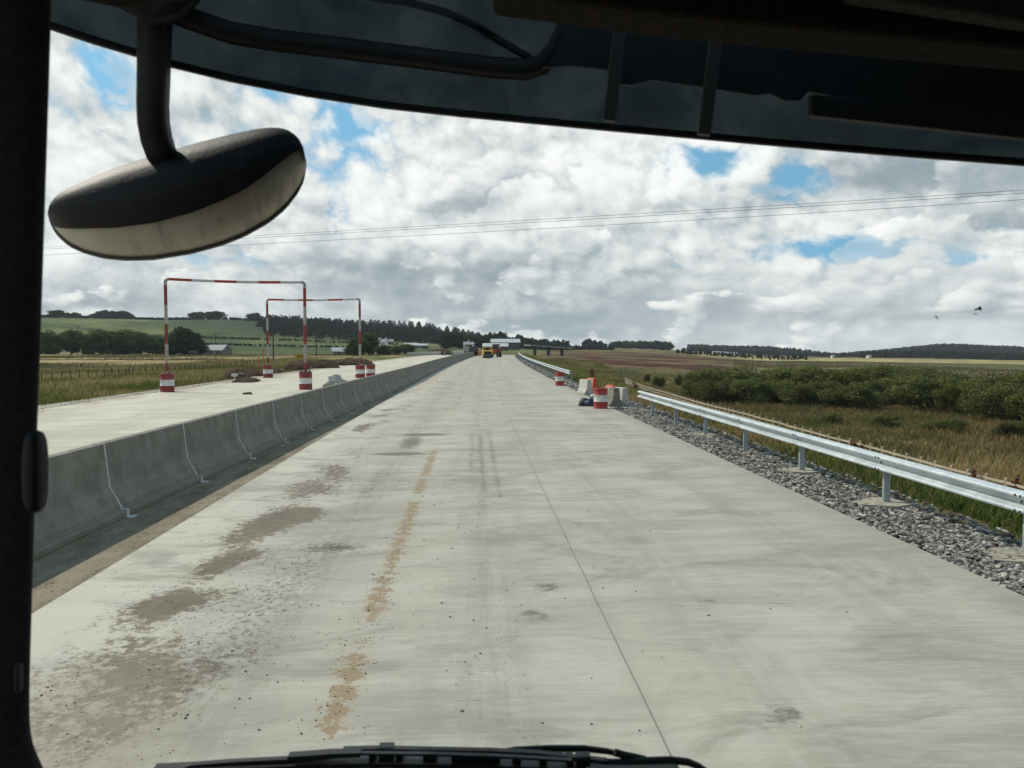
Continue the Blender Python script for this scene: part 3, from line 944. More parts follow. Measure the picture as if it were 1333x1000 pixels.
M['steelgrey'] = paint('worn_grey_paint', (.24, .20, .18), (.40, .37, .34), (.16, .05, .04), .6, 7)
M['palegrey'] = paint('worn_white_paint', (.36, .36, .36), (.5, .5, .5), (.25, .2, .18), .5, 6)
xl, yl = gp(218, 510); xr, yr = gp(398, 507)
gantry(xl, yl, xr, yr, 5.85, 'nearer red and white goal-post gantry standing in filled drums on the left carriageway', .35, .95)
x2, y2 = gp(349, 491.6); x3, y3 = gp(469, 492)
gantry(x2, y2, x3, y3, 5.85, 'farther red and white goal-post gantry standing in filled drums beyond the first', .36, .93)
x, y = gp(482.5, 491)
drum((x, y, -.004), .35, .95, 'spare striped drum with a stick in it, beside the farther gantry post', .12, 'darkred')
# small yellow board hung on a light frame behind the gantry
M['yellow'] = paint('yellow_sheet', (.45, .26, .012), (.55, .32, .02), (.3, .2, .05), .3)
M['black'] = mat('black_print', col=(.02, .02, .02), rough=.7)
x, y, z = px_at(393, 95)
sg = empty('warning_sign', (x, y, z), 0, 'small yellow board on thin legs behind the nearer gantry post', 'sign')
MB().box((0, 0, 1.75), (1.35, .03, .52)).build('board', M['yellow'], sg)
t = MB()
for dx_, w in ((-.42, .22), (-.12, .2), (.16, .18), (.42, .2)): t.box((dx_, -.02, 1.83), (w, .012, .1))
for dx_, w in ((-.3, .3), (.12, .34)): t.box((dx_, -.02, 1.65), (w, .012, .09))
t.build('lettering', M['black'], sg.children[0])
for q in (-.5, .5): MB().tube([(q, .03, -.2), (q, .03, 1), (q, .03, 1.95)], .03, 8, up=(0, 1, 0)).build('leg', M['steelgrey'], sg)

# ------------------------------------------------------------------ concrete and plastic blocks on the right
M['block'] = conc('block_concrete', (.12, .115, .10), (.22, .21, .18), 4, .3)
M['blockpale'] = conc('pale_block_concrete', (.40, .385, .345), (.52, .50, .45), 4, .2)
JP = [(-.31, 0), (.31, 0), (.31, .1), (.17, .33), (.11, .80), (-.11, .80), (-.17, .33), (-.31, .1)]


def jblock(x, y, rz, L, label, m, sc=1.0):
    o = MB().prism([(a * sc, b * sc) for a, b in JP], -L / 2, L / 2).build('concrete_block', M[m], None, (x, y, float(zfun(np.array([x]), np.array([y]))[0]) + .08), bevel=.02)
    o.rotation_euler = (0, 0, rz)
    return tag(o, label, 'concrete block', 'short concrete blocks by the guardrail gap')


jblock(5.60, 40.6, R(22), .8, 'pale concrete block standing alone left of the orange plastic barrier', 'blockpale', .95)
jblock(5.62, 32.6, R(10), .7, 'dark grey concrete block half hidden behind the orange-red drum', 'block', .95)
jblock(6.02, 33.2, R(20), .7, 'concrete block with pale side and dark flared end, nearest the near guardrail', 'blockpale', .92)


def plastic(x, y, rz, label):
    root = empty('plastic_barrier', (x, y, zat(x, y) + .08), rz, label, 'plastic barrier', 'orange plastic barriers')
    MB().prism([(-.22, 0), (.22, 0), (.22, .12), (.13, .26), (.10, .85), (-.10, .85), (-.13, .26), (-.22, .12)], -.5, .5).build('body', M['orange'], root, bevel=.03)
    w = MB()
    for yy in (-.32, .02, .34): w.prism([(-.118, .3), (-.14, .32), (-.115, .80), (-.10, .80)], yy - .07, yy + .07)
    w.build('reflector_panel', M['white'], root)
    root.scale = (.9, .7, .92)
    return root


plastic(6.08, 41.8, R(20), 'orange plastic barrier with white panels beside the lone pale block')
plastic(5.78, 34.2, R(14), 'orange plastic barrier with white panels behind the drum and grey blocks')
# tied sacks on the slab
M['sackblack'] = rough_mat('black_sack', (.006, .006, .008), (.02, .02, .026), 12, .45, bump=.03)
M['sackblue'] = rough_mat('navy_sack', (.012, .018, .045), (.035, .045, .09), 12, .5, bump=.03)


def lump(name, loc, sx, sy, sz, m, seed, amp=.3, n=20, k=12, flat=0.0):
    vs, fs = [], []
    for i in range(k + 1):
        th = math.pi * .56 * i / k
        for j in range(n):
            ph = 2 * math.pi * j / n
            x, y, z = math.sin(th) * math.cos(ph), math.sin(th) * math.sin(ph), math.cos(th)
            q = 1 + amp * (float(fbm(x * 1.9 + 7 + z, y * 1.9 + 3 - z, seed, 4)) - .5) * 2
            vs.append((x * sx * q, y * sy * q, max(z, -.2) * sz * q))
    for i in range(k):
        for j in range(n):
            fs.append((i * n + j, (i + 1) * n + j, (i + 1) * n + (j + 1) % n, i * n + (j + 1) % n))
    return MB().add(vs, fs, 0, amp < .45).build(name, m, None, loc)


x, y = gp(760.5, 528.5)
tag(lump('sack', (x, y, .03), .20, .18, .28, M['sackblack'], 3, .35), 'crumpled black sack lying on the slab left of the drum', 'sack')
x, y = gp(769, 529)
tag(lump('sack', (x, y + .1, .03), .26, .2, .27, M['sackblue'], 8, .4), 'crumpled navy sack lying against the orange-red drum', 'sack')
x, y = gp(774.5, 517)
tag(lump('sack', (x, y, .03), .25, .2, .16, rough_mat('grey_sack', (.25, .27, .29), (.4, .42, .44), 9, .6), 5, .4), 'pale grey sheet bundle under the orange plastic barrier', 'sack')

for px, py, l in ((322, 513.5, 'dark clod lying on the left carriageway close to the median wall'), (364, 527.5, 'small dark clod on top of the left slab beside a barrier joint')):
    x, y = gp(px, py)
    tag(lump('clod', (x, y, .02), .22, .12, .10, M['clod'], int(px), .6, 14, 8), l, 'clod', 'clods on the left carriageway')

# soil heaps and rubble beside the left carriageway
def soil_nodes(g):
    P = g.coord()
    a = g.noise(P, 1.2, 8, .7); b = g.noise(P, 6, 5, .7)
    c = g.mix(g.smooth(a * .6 + b * .4, .38, .62), (.042, .028, .02), (.11, .075, .052))
    return g.mix(g.smooth(g.noise(P, .8, 5, .7, ), .56, .66) * .6, c, (.075, .08, .03)), a + b * .5, .25
M['soil'] = mat('dug_soil', soil_nodes, rough=1, spec=.05)


def heap(px0, px1, pyb, pyt, d, label, seed, dep=.35):
    x, y, z = px_at((px0 + px1) / 2, d)
    w = (px1 - px0) * d / FPX / 2
    h = (pyb - pyt) * d / FPX
    o = lump('soil_heap', (x, y, z - .1), w, max(w * dep, 2), h * 1.1, M['soil'], seed, .38, 44, 16)
    return tag(o, label, 'soil heap', 'heaps of dug soil by the left carriageway')


heap(293, 345, 484, 470, 70, 'dark brown soil heap behind the left post of the farther gantry', 2)
heap(338, 372, 479, 468, 84, 'low brown soil heap touching the far gantry left post', 6)
heap(375, 440, 474, 461, 92, 'long brown soil heap behind the nearer gantry right post', 12, .25)
heap(428, 482, 474, 464, 105, 'dark brown soil heap left of the far gantry right post', 15, .3)
heap(300, 334, 490, 482, 58, 'grassy spoil heap nearest the left carriageway edge', 22)
heap(553, 592, 461.5, 454.5, 240, 'black soil heap far ahead on the left beside the crest', 31, .4)
x, y = gp(437, 503)
tag(lump('rubble_heap', (x, y, -.02), .85, .5, .34, mat('broken_concrete', stone_nodes, rough=.9), 17, .7, 26, 12), 'heap of broken grey concrete behind the median wall', 'rubble heap')
x, y = gp(438, 499)
tag(lump('plastic_sheet', (x, y + .3, .02), .5, .25, .5, rough_mat('dusty_sheet', (.28, .29, .29), (.42, .43, .42), 9, .6), 27, .8, 26, 12), 'pale crumpled plastic sheet on top of the rubble', 'plastic sheet')
# pale markers and red pegs in the rough ground
for i, (px, d) in enumerate(((327, 100), (324.5, 92), (321.5, 84), (317.5, 77), (313, 69), (305, 60))):
    x, y, z = px_at(px, d)
    o = MB().box((0, 0, .5), (.42, .05, .2), Euler((.3, .5 - .1 * i, .2)).to_matrix()).box((0, .02, .2), (.05, .05, .7)).build('marker_board', M['white'], None, (x, y, z), bevel=.01)
    tag(o, 'small white marker board on the rough ground in the line before the far gantry', 'marker board', 'white marker boards on the rough ground')
for px, d, h, l in ((336.5, 90, 2.0, 'thin red survey peg left of the far gantry post, shorter one'), (343, 86, 2.7, 'thin red survey peg close to the far gantry left post, taller one')):
    x, y, z = px_at(px, d)
    tag(MB().tube([(0, 0, -.1), (.02, 0, h / 2), (0, 0, h)], .045, 8, up=(0, 1, 0)).lathe([(.0, h), (.07, h), (.07, h + .06), (0, h + .06)], 8).build('survey_peg', M['orange'], None, (x, y, z)), l, 'survey peg', 'red survey pegs')

# ------------------------------------------------------------------ fences
def timber(name, a, b):
    def f(g):
        x, y, z = g.sep(g.coord())
        n = g.noise(g.xyz(x * 9, y * .6, z * 9), 1.0, 6, .65)
        return g.mix(g.smooth(n, .35, .65), a, b), n, .01
    return mat(name, f, rough=.85, spec=.15)
M['rail_wood'] = timber('pale_timber', (.30, .26, .20), (.48, .43, .34))
M['post_wood'] = timber('post_timber', (.24, .19, .13), (.38, .31, .22))
M['old_post'] = timber('weathered_post', (.045, .038, .03), (.10, .085, .065))


def fence(name, pts, pitch, h, label, mr, mp, rails, rw=.045, rh=.10, pw=.10, wob=.0, npost=100):
    root = empty(name, (pts[0][0], pts[0][1], zat(*pts[0])), 0, label, 'fence')
    o3 = Vector(root.location)
    P = []
    carry = 0.0
    for (a, b) in zip(pts[:-1], pts[1:]):
        L = math.dist(a, b)
        n = max(1, round(L / pitch))
        for i in range(n): P.append((a[0] + (b[0] - a[0]) * i / n, a[1] + (b[1] - a[1]) * i / n))
    P.append(pts[-1])
    P = P[:npost]
    zs = zfun(np.array([p[0] for p in P]), np.array([p[1] for p in P]))
    pm = None
    for i, (p, z) in enumerate(zip(P, zs)):
        if pm is None:
            po = MB().box((0, 0, h / 2 - .15), (pw, pw, h + .35)).build('post', mp, root, bevel=.01); pm = po
        else:
            po = pm.copy(); COL.objects.link(po); po.parent = root
        po.location = (p[0] - o3.x, p[1] - o3.y, z - o3.z)
        po.rotation_euler = (random.gauss(0, .02 + wob), random.gauss(0, .02 + wob), random.random() * .3)
    for zr in rails:
        mb = MB()
        path = [(p[0] - o3.x - pw * .4, p[1] - o3.y, z - o3.z + zr) for p, z in zip(P, zs)]
        mb.sweep(path, [(-rw / 2, -rh / 2), (rw / 2, -rh / 2), (rw / 2, rh / 2), (-rw / 2, rh / 2)], smooth=False)
        mb.build('rail', mr, root)
    return root


fp = [(27.6 + float(off(y)) * .9, float(y)) for y in (28, 45, 60, 80, 105, 135, 165)]
fence('timber_fence', fp, 1.75, 1.22, 'pale post-and-rail fence at the embankment foot behind the near guardrail', M['rail_wood'], M['post_wood'], (1.0, .6, .25), pw=.17, rh=.13)
f2 = [(x, y) for x, y in ((47, 158), (36, 152), (30.5, 150))]
fence('wire_fence', [(-43, 66), (-41.5, 90), (-40, 120), (-38, 165)], 1.75, .95, 'dark weathered post-and-wire fence across the left field', mat('wire', col=(.09, .085, .08), rough=.6, metal=.5), M['old_post'], (.85, .5), rw=.012, rh=.012, pw=.09, wob=.03)
x, y = gp(166, 487, -1.1)
o = MB().box((0, 0, .45), (.16, .16, 1.5)).build('leaning_stake', M['old_post'], None, (x, y, zat(x, y)), bevel=.02)
o.rotation_euler = (0, R(17), .3)
tag(o, 'single dark stake leaning right beside the wire fence', 'stake')

# ------------------------------------------------------------------ vegetation
def leaf_mat(name, a, b, c, tr=.35, rnd=.5):
    m = bpy.data.materials.new(name); m.use_nodes = True
    t = m.node_tree; g = G(t)
    out = t.nodes['Material Output']; t.nodes.remove(t.nodes['Principled BSDF'])
    r = g.geo('Random Per Island'); o = g.rnd()
    n = g.noise(g.coord(), .9, 3, .6)
    col = g.mix(g.smooth(n * .6 + r * .4, .3, .7), a, b)
    col = g.mix(o * rnd, col, c)
    d = g.node('ShaderNodeBsdfDiffuse'); g.put(d.inputs[0], col)
    x = g.node('ShaderNodeBsdfTranslucent'); g.put(x.inputs[0], col)
    mx = g.node('ShaderNodeMixShader'); mx.inputs[0].default_value = tr
    t.links.new(d.outputs[0], mx.inputs[1]); t.links.new(x.outputs[0], mx.inputs[2]); t.links.new(mx.outputs[0], out.inputs['Surface'])
    return m


M['leaf'] = leaf_mat('hedgerow_leaf', (.042, .072, .026), (.115, .155, .048), (.046, .080, .040))
M['leafdark'] = leaf_mat('dark_leaf', (.020, .036, .017), (.046, .068, .028), (.026, .040, .024))
M['willow'] = leaf_mat('willow_leaf', (.058, .080, .027), (.20, .215, .068), (.070, .076, .030), rnd=.7)
M['sallow'] = leaf_mat('yellowing_willow_leaf', (.058, .070, .020), (.165, .165, .045), (.095, .090, .026), rnd=.6)
M['needle'] = leaf_mat('spruce_needle', (.012, .022, .014), (.024, .038, .022), (.018, .030, .022), .15)
M['bark'] = rough_mat('bark', (.035, .028, .022), (.08, .065, .05), 8, .95)


def crown_np(w, d, h, z0, nclump, nleaf, size, seed, skirt=.6):
    """leaf-sized faces spread through clumps that fill an uneven ellipsoid; unit metres"""
    r = np.random.default_rng(seed)
    c = r.normal(size=(nclump * 6, 3)); c /= np.linalg.norm(c, axis=1)[:, None]
    c *= (r.random((len(c), 1)) ** .45)
    c[:, 2] = c[:, 2] * .5 + .5
    wid = np.where(c[:, 2] < skirt, .86 + .14 * c[:, 2] / skirt, np.sqrt(np.clip(1 - ((c[:, 2] - skirt) / (1.08 - skirt)) ** 2, 0, 1)))
    rad = np.hypot(c[:, 0], c[:, 1])
    c = c[rad < wid][:nclump]
    c = c * [w / 2 * .82, d / 2 * .82, h * .86] + [0, 0, z0 + h * .04]
    cr = r.uniform(.12, .24, len(c)) * min(w, h * 1.3)
    k = r.integers(0, len(c), nleaf)
    v = r.normal(size=(nleaf, 3)); v /= np.linalg.norm(v, axis=1)[:, None]
    rr_ = r.random((nleaf, 1)) ** .35
    p = c[k] + v * rr_ * cr[k][:, None] * [1, 1, .78]
    p[:, 2] = np.maximum(p[:, 2], z0 * .6 + .05)
    nrm = v + r.normal(size=(nleaf, 3)) * .55; nrm[:, 2] += .25
    nrm /= np.linalg.norm(nrm, axis=1)[:, None]
    t = np.cross(nrm, r.normal(size=(nleaf, 3))); t /= np.linalg.norm(t, axis=1)[:, None]
    b = np.cross(nrm, t)
    sz = size * r.uniform(.6, 1.35, (nleaf, 1))
    V = np.stack([p + t * sz, p + b * sz * .62, p - t * sz, p - b * sz * .62], 1).reshape(-1, 3)
    return V, np.arange(nleaf * 4).reshape(-1, 4), c


def tree(name, w, h, nclump, nleaf, size, seed, m, trunk=.18, z0=None, skirt=.6, d=None):
    z0 = h * .16 if z0 is None else z0
    root = empty(name)
    V, Fq, c = crown_np(w, d or w, h - z0, z0, nclump, nleaf, size, seed, skirt)
    V[:, 2] *= h / np.percentile(V[:, 2], 99.7)
    V[:, :2] *= w / 2 / np.percentile(np.abs(V[:, :2]), 99.3)
    cr = np_mesh('crown', V, Fq, m)
    cr.parent = root
    mb = MB()
    top = h * .72
    mb.tube([(0, 0, -.3), (.03 * w, 0, z0 * .6), (.0, .02 * w, h * .4), (.02 * w, 0, top)], trunk, 8, up=(0, 1, 0), scale=[1.3, 1, .7, .25])
    for q in c[::max(1, len(c) // 8)]:
        mid = Vector((q[0] * .4, q[1] * .4, z0 * .6 + q[2] * .35))
        mb.tube([(0, 0, z0 * .5), mid, q], trunk * .42, 6, up=(0, 1, .1), scale=[1, .7, .25])
    mb.build('trunk', M['bark'], root)
    return root


def place(o, x, y, s=(1, 1, 1), rz=0, label=None, cat=None, group=None, z=None):
    o.location = (x, y, (zat(x, y) if z is None else z) - .1)
    o.scale = s
    o.rotation_euler = (0, 0, rz)
    return tag(o, label, cat, group)


class Kind:
    """first use places the prototype, later ones copies"""
    def __init__(s, make): s.make, s.o = make, None
    def get(s):
        if s.o is None: s.o = s.make(); return s.o
        return copy_tree(s.o)


K_bush = [Kind(lambda i=i: tree('willow_bush', 6, 4, 30, 13000, .095, 100 + i, M['willow'], .12, .1, .5)) for i in range(4)]
K_sal = [Kind(lambda i=i: tree('willow_bush', 6, 4, 28, 13000, .095, 130 + i, M['sallow'], .12, .1, .5)) for i in range(2)]
K_tree = [Kind(lambda i=i: tree('broadleaf_tree', 8, 8, 50, 5600, .32, 200 + i, M['leaf'], .22, .15, .42)) for i in range(3)]
K_dark = [Kind(lambda i=i: tree('dark_tree', 8, 8, 60, 5600, .36, 300 + i, M['leafdark'], .25, .2, .45)) for i in range(3)]


def by_px(kinds, i, px, pyb, pyt, wpx, d, label, cat, group, base=(8, 8), sq=1.0):
    x, y, z = px_at(px, d)
    dep = math.hypot(x, y) * math.cos(math.atan((px - 666.5) / FPX))
    gy = 450 + (EYE - z) * FPX / dep
    h = max((gy - pyt) * dep / FPX, .6)
    w = wpx * dep / FPX
    o = kinds[i % len(kinds)].get()
    return place(o, x, y, (w / base[0], w / base[0] * sq, h / base[1]), random.random() * .8 if sq != 1 else random.random() * 6.28, label, cat, group)


# left hedgerow clump and the single trees round it
GL = 'trees along the left field'
for i, (px, pt_, w, d, l) in enumerate((
        (68, 431, 30, 372, 'small pale-green tree beside the cab pillar in the left field'),
        (55, 434, 20, 380, 'pale tree half hidden by the cab pillar in the left field'),
        (94, 430, 32, 378, 'rounded separate tree between the cab pillar and the long hedgerow clump'),
        (119, 432, 36, 376, 'left end tree of the long dark hedgerow clump'),
        (133, 430, 38, 384, 'tall tree second in the long dark hedgerow clump'),
        (150, 431, 40, 380, 'broad tree in the middle of the long dark hedgerow clump'),
        (166, 430, 40, 388, 'tree right of the middle in the long dark hedgerow clump'),
        (182, 433, 38, 376, 'lower tree second from the right end of the hedgerow clump'),
        (199, 437, 36, 374, 'low rounded tree at the right end of the hedgerow clump'),
        (210, 440, 30, 380, 'small tree behind the nearer gantry left post'))):
    by_px(K_tree, i, px, 460, pt_, w, d, l, 'tree', GL)
for i, (px, pt_, w, d, l) in enumerate((
        (240, 427, 44, 330, 'large dark round tree right of the nearer gantry left post'),
        (226, 438, 34, 322, 'dark tree at the left foot of the large round tree'),
        (255, 442, 32, 326, 'small dark tree leaning on the right side of the large round tree'))):
    by_px(K_dark, i, px, 461, pt_, w, d, l, 'tree', GL)
for i, (px, pt_, w, d, l) in enumerate((
        (466, 440, 26, 260, 'bushy tree left of the farther gantry right post'),
        (481, 434, 24, 265, 'tall bushy tree behind the farther gantry right post'),
        (499, 449, 22, 300, 'low pale shrub right of the farther gantry'),
        (516, 450, 18, 340, 'small dark shrub standing alone on the left field'),
        (530, 448, 20, 360, 'small round shrub left of the far concrete wall'),
        (456, 451, 16, 280, 'low bush at the left foot of the bushy trees'))):
    by_px(K_tree, i + 1, px, 460, pt_, w, d, l, 'tree', GL)
GF = 'trees around the farm'
for i, (px, pt_, w, d, l) in enumerate((
        (520, 431, 20, 760, 'dark trees above the white cottage on the left hillside'),
        (582, 433, 26, 520, 'large green tree left of the farm at the end of the road'),
        (598, 435, 22, 530, 'green tree beside the large one left of the farm'),
        (613, 437, 22, 560, 'dark round tree behind the white farmhouse'),
        (626, 438, 18, 570, 'dark tree between the farmhouse and the sheds'),
        (637, 433, 12, 600, 'tall dark tree left of the sheds'),
        (645, 434, 12, 610, 'tall dark tree behind the left shed'),
        (653, 432, 13, 600, 'tallest dark tree standing over the sheds'),
        (663, 440, 12, 620, 'small tree behind the right shed'),
        (676, 436, 17, 600, 'rounded dark tree over the right end of the sheds'),
        (686, 440, 14, 590, 'dark bush right of the sheds'),
        (693, 443, 14, 640, 'low dark tree right of the farm'))):
    by_px(K_dark, i, px, 452, pt_, w, d, l, 'tree', GF)
GR = 'trees on the left hill ridge'
for i, (px, pt_, w) in enumerate(((66, 409, 14), (76, 404, 20), (87, 407, 16), (100, 407, 14), (126, 409, 18), (136, 404, 20), (146, 405, 20), (156, 405.5, 20), (164, 405, 18), (171, 410, 12), (111, 411, 18))):
    by_px(K_dark, i, px, 420, pt_, w, 985, 'dark tree in the ridge-top clump on the far left', 'tree', 'trees in the ridge-top clump on the far left')
by_px(K_dark, 0, 259, 418, 406.5, 26, 960, 'left of two rounded trees on the hill crest above the barn', 'tree', GR)
by_px(K_dark, 1, 281, 418, 405.5, 28, 965, 'right of two rounded trees on the hill crest above the barn', 'tree', GR)
by_px(K_dark, 2, 332, 418, 407.5, 20, 960, 'rounded tree on the ridge left of the farther gantry', 'tree', GR)
GC = 'trees in the far clumps right of the road'
for i, (px, pt_, w) in enumerate(((761, 443, 9), (766, 441, 10), (773, 443, 10), (781, 444, 10), (787, 447, 7))):
    by_px(K_dark, i, px, 453, pt_, w, 930, 'dark tree in the small far clump just right of the road', 'tree', GC)
for i, px in enumerate(range(798, 876, 6)):
    by_px([K_tree[0], K_dark[1], K_tree[2]] if 815 < px < 862 else K_dark, i, px, 454, 443.5 + (i * 7 % 3) * .6 + (2 if px > 868 or px < 800 else 0), 13, 920 + (i * 13) % 30, 'tree in the long far clump right of the road', 'tree', 'trees in the long far clump right of the road')
by_px(K_dark, 1, 890, 457, 453, 6, 900, 'tiny lone tree right of the long far clump', 'tree', GC)
for i, (px, d, pt_, w) in enumerate(((858, 160, 489, 18), (843, 175, 486, 9), (902, 150, 481, 26), (884, 165, 487, 12))):
    by_px(K_bush, i, px, 500, pt_, w, d, ['round dark bush alone in the rough grass near the fence', 'tiny bush beyond the end of the fence', 'bush at the left end of the willow belt', 'small bush between the lone bush and the willow belt'][i], 'bush', 'bushes in the right field', (6, 4))
# willow belt
GW = 'willow bushes in the belt across the right field'
bl = [(915, 481, 60, 112), (950, 476, 84, 118), (1000, 474, 96, 122), (1050, 476, 92, 116), (1030, 473, 80, 130), (1090, 480, 80, 116), (1115, 474, 60, 128), (1148, 472, 66, 122), (1178, 473, 70, 130),
      (1205, 487, 84, 104), (1165, 482, 70, 112), (1112, 491, 70, 100), (1230, 482, 80, 126), (1262, 486, 86, 116), (1300, 482, 96, 112), (1345, 482, 100, 108), (1395, 484, 110, 106), (1250, 494, 60, 98), (1310, 498, 84, 92), (1365, 502, 80, 88), (975, 487, 70, 106), (1060, 490, 66, 102), (930, 490, 56, 106), (1020, 488, 70, 110)]
for i, (px, pt_, w, d) in enumerate(bl):
    d *= 1.13; pt_ += 2.5
    by_px(K_sal if (px > 1215 and i % 3) or px in (1090, 1188) else K_bush, i, px, 530, pt_ + random.uniform(-3, 5), w * 1.1, d, 'willow bush in the dense belt across the right field', 'bush', GW, (6, 4))
# low shrubs in front of the belt
for i, (px, d, h, w) in enumerate(((1155, 90, 1.5, 30), (1143, 92, 1.2, 24), (1240, 88, 1.5, 34), (1215, 90, 1.1, 24), (1318, 84, 1.7, 36), (1085, 94, 1.2, 26))):
    x, y, z = px_at(px, d)
    o = K_bush[i % 4].get()
    ww = w * d / FPX
    place(o, x, y, (ww / 6, ww / 6, h / 4), i, 'low rounded shrub in the grass before the willow belt', 'bush', 'low shrubs before the willow belt')

# conifers on the ridge: single meshes, far too small to show parts
def conifer(name, h, w, seed, nl=620, size=.75):
    r = np.random.default_rng(seed)
    z = r.random(nl) ** .8
    rad = (1 - z) ** .55 * w / 2 * (.55 + .45 * r.random(nl))
    a = r.random(nl) * 6.283
    p = np.stack([np.cos(a) * rad, np.sin(a) * rad, z * h * .97 + .3], 1)
    t = np.stack([np.cos(a), np.sin(a), np.full(nl, -.35)], 1)
    b = np.stack([-np.sin(a), np.cos(a), r.normal(size=nl) * .3], 1)
    sz = size * (1.25 - z * .7)[:, None]
    V = np.stack([p + t * sz, p + b * sz * .6, p - t * sz, p - b * sz * .6], 1).reshape(-1, 3)
    q = len(V)
    tv = np.array([(x * (1 - t), y * (1 - t), -.5 + t * h) for t in (0, .97) for x, y in ((.2, .2), (-.2, .2), (-.2, -.2), (.2, -.2))])
    V = np.concatenate([V, tv])
    Fq = np.concatenate([np.arange(nl * 4).reshape(-1, 4), [[q + a_, q + (a_ + 1) % 4, q + 4 + (a_ + 1) % 4, q + 4 + a_] for a_ in range(4)]])
    return np_mesh(name, V, Fq, M['needle'])


K_con = [Kind(lambda i=i: conifer('conifer_tree', 12, 7.0, 400 + i)) for i in range(3)]
i = 0
TOPX = [300, 345, 370, 400, 430, 470, 500, 525, 545, 560, 568, 580, 600, 640, 700, 745]
TOPY = [417, 414, 414, 415, 416.5, 417, 418, 418, 420, 421, 425, 425, 428, 437, 445, 450]
for row in range(5):
    for px in np.arange(340, 735, 5.2 if row == 0 else 7.6):
        px = px + random.uniform(-3, 3)
        d = 1010 - row * 45 + random.uniform(-15, 15)
        top = np.interp(px, TOPX, TOPY) - 1 + row * 4.5 + random.uniform(-.8, 1.6)
        x, y, z = px_at(px, d)
        gy = 450 + (EYE - z) * FPX / d
        h = min(max((gy - top) * d / FPX, 5), 15)
        o = K_con[i % 3].get(); i += 1
        w = random.uniform(1.2, 1.9)
        place(o, x, y, (w, w, h / 12), random.random() * 6, 'dark spruce in the plantation along the left ridge', 'conifer', 'spruces in the plantation on the left ridge')


def forest(name, n, px0, px1, d0, d1, h, label, seed, size=1.4, edge=None):
    r = np.random.default_rng(seed)
    px = r.uniform(px0, px1, n); d = r.uniform(d0, d1, n)
    if edge is not None: d = np.where(r.random(n) < .3, edge, d)
    a = np.arctan((px - 666.5) / FPX) + YAW
    x, y = np.sin(a) * d, np.cos(a) * d
    z = zfun(x, y)
    hh = h * r.uniform(.7, 1.15, n) * (.7 + .6 * fbm(x * .01, y * .01, seed))
    k = 26
    zz = r.random((n, k)); aa = r.random((n, k)) * 6.283
    rd = (1 - zz * .75) * hh[:, None] * .24 * (.5 + .5 * r.random((n, k)))
    p = np.stack([x[:, None] + np.cos(aa) * rd, y[:, None] + np.sin(aa) * rd, z[:, None] + zz * hh[:, None]], 2).reshape(-1, 3)
    m = len(p)
    t = r.normal(size=(m, 3)); t /= np.linalg.norm(t, axis=1)[:, None]
    b = np.cross(t, r.normal(size=(m, 3))); b /= np.linalg.norm(b, axis=1)[:, None]
    V = np.stack([p + t * size, p + b * size * .7, p - t * size, p - b * size * .7], 1).reshape(-1, 3)
    o = np_mesh(name, V, np.arange(m * 4).reshape(-1, 4), M['needle'])
    return tag(o, label, None, None, 'stuff')


forest('forest', 2600, 895, 1420, 1080, 1450, 4.5, 'low scrub and hedges on the slope below the far wood', 6, 1.3)
forest('forest', 5200, 895, 1420, 1480, 1850, 11, 'dark far-off wood covering the low hill on the right horizon', 5, 1.9, 1800)
forest('treeline', 500, 1120, 1420, 900, 1100, 6, 'far hedgerow trees before the wooded hill', 9, 1.3)
forest('treeline', 160, 700, 800, 640, 720, 3.5, 'low far hedge beyond the unfinished bridge', 19, .8)
forest('treeline', 700, 50, 330, 930, 990, 2.2, 'dark hedge line along the hill pasture on the left', 29, .8)
forest('treeline', 220, 255, 560, 520, 523, 1.0, 'thin field hedge crossing the lower left pasture', 39, .5)
forest('treeline', 260, 180, 560, 655, 659, 1.2, 'second field hedge crossing the left pasture higher up', 38, .6)
forest('treeline', 1500, 345, 740, 690, 960, 8, 'distant trees between the ridge and the farm', 49, 1.1)
forest('treeline', 150, 880, 1050, 620, 700, 2.5, 'low scrub and hedge on the far right fields', 59, .7)


# ------------------------------------------------------------------ grass, real blades, nobody could count them
def blades(name, x, y, h, w, m, label, lean=.35, seed=1, zoff=-.03):
    r = np.random.default_rng(seed)
    n = len(x)
    z = zfun(x, y) + zoff
    a = r.random(n) * 6.283
    L = r.normal(size=(n, 2)) * lean * h[:, None] + np.array([.12, 0]) * h[:, None]
    bx, by = np.cos(a) * w / 2, np.sin(a) * w / 2
    b0 = np.stack([x - bx, y - by, z], 1); b1 = np.stack([x + bx, y + by, z], 1)
    m0 = np.stack([x - bx * .8 + L[:, 0] * .35, y - by * .8 + L[:, 1] * .35, z + h * .6], 1); m1 = np.stack([x + bx * .8 + L[:, 0] * .35, y + by * .8 + L[:, 1] * .35, z + h * .6], 1)
    t = np.stack([x + L[:, 0], y + L[:, 1], z + h], 1)
    V = np.stack([b0, b1, m1, t, m0], 1).reshape(-1, 3)
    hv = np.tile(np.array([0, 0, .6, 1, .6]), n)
    tint = np.repeat(np.clip(fbm(x * .13, y * .13, seed + 50) + r.normal(size=n) * .1, 0, 1), 5)
    at_ = np.stack([hv, tint, np.repeat(r.random(n), 5)], 1)
    o = np_mesh(name, V, np.arange(n * 5).reshape(-1, 5), m, False, {'blade': at_})
    return tag(o, label, None, None, 'stuff')


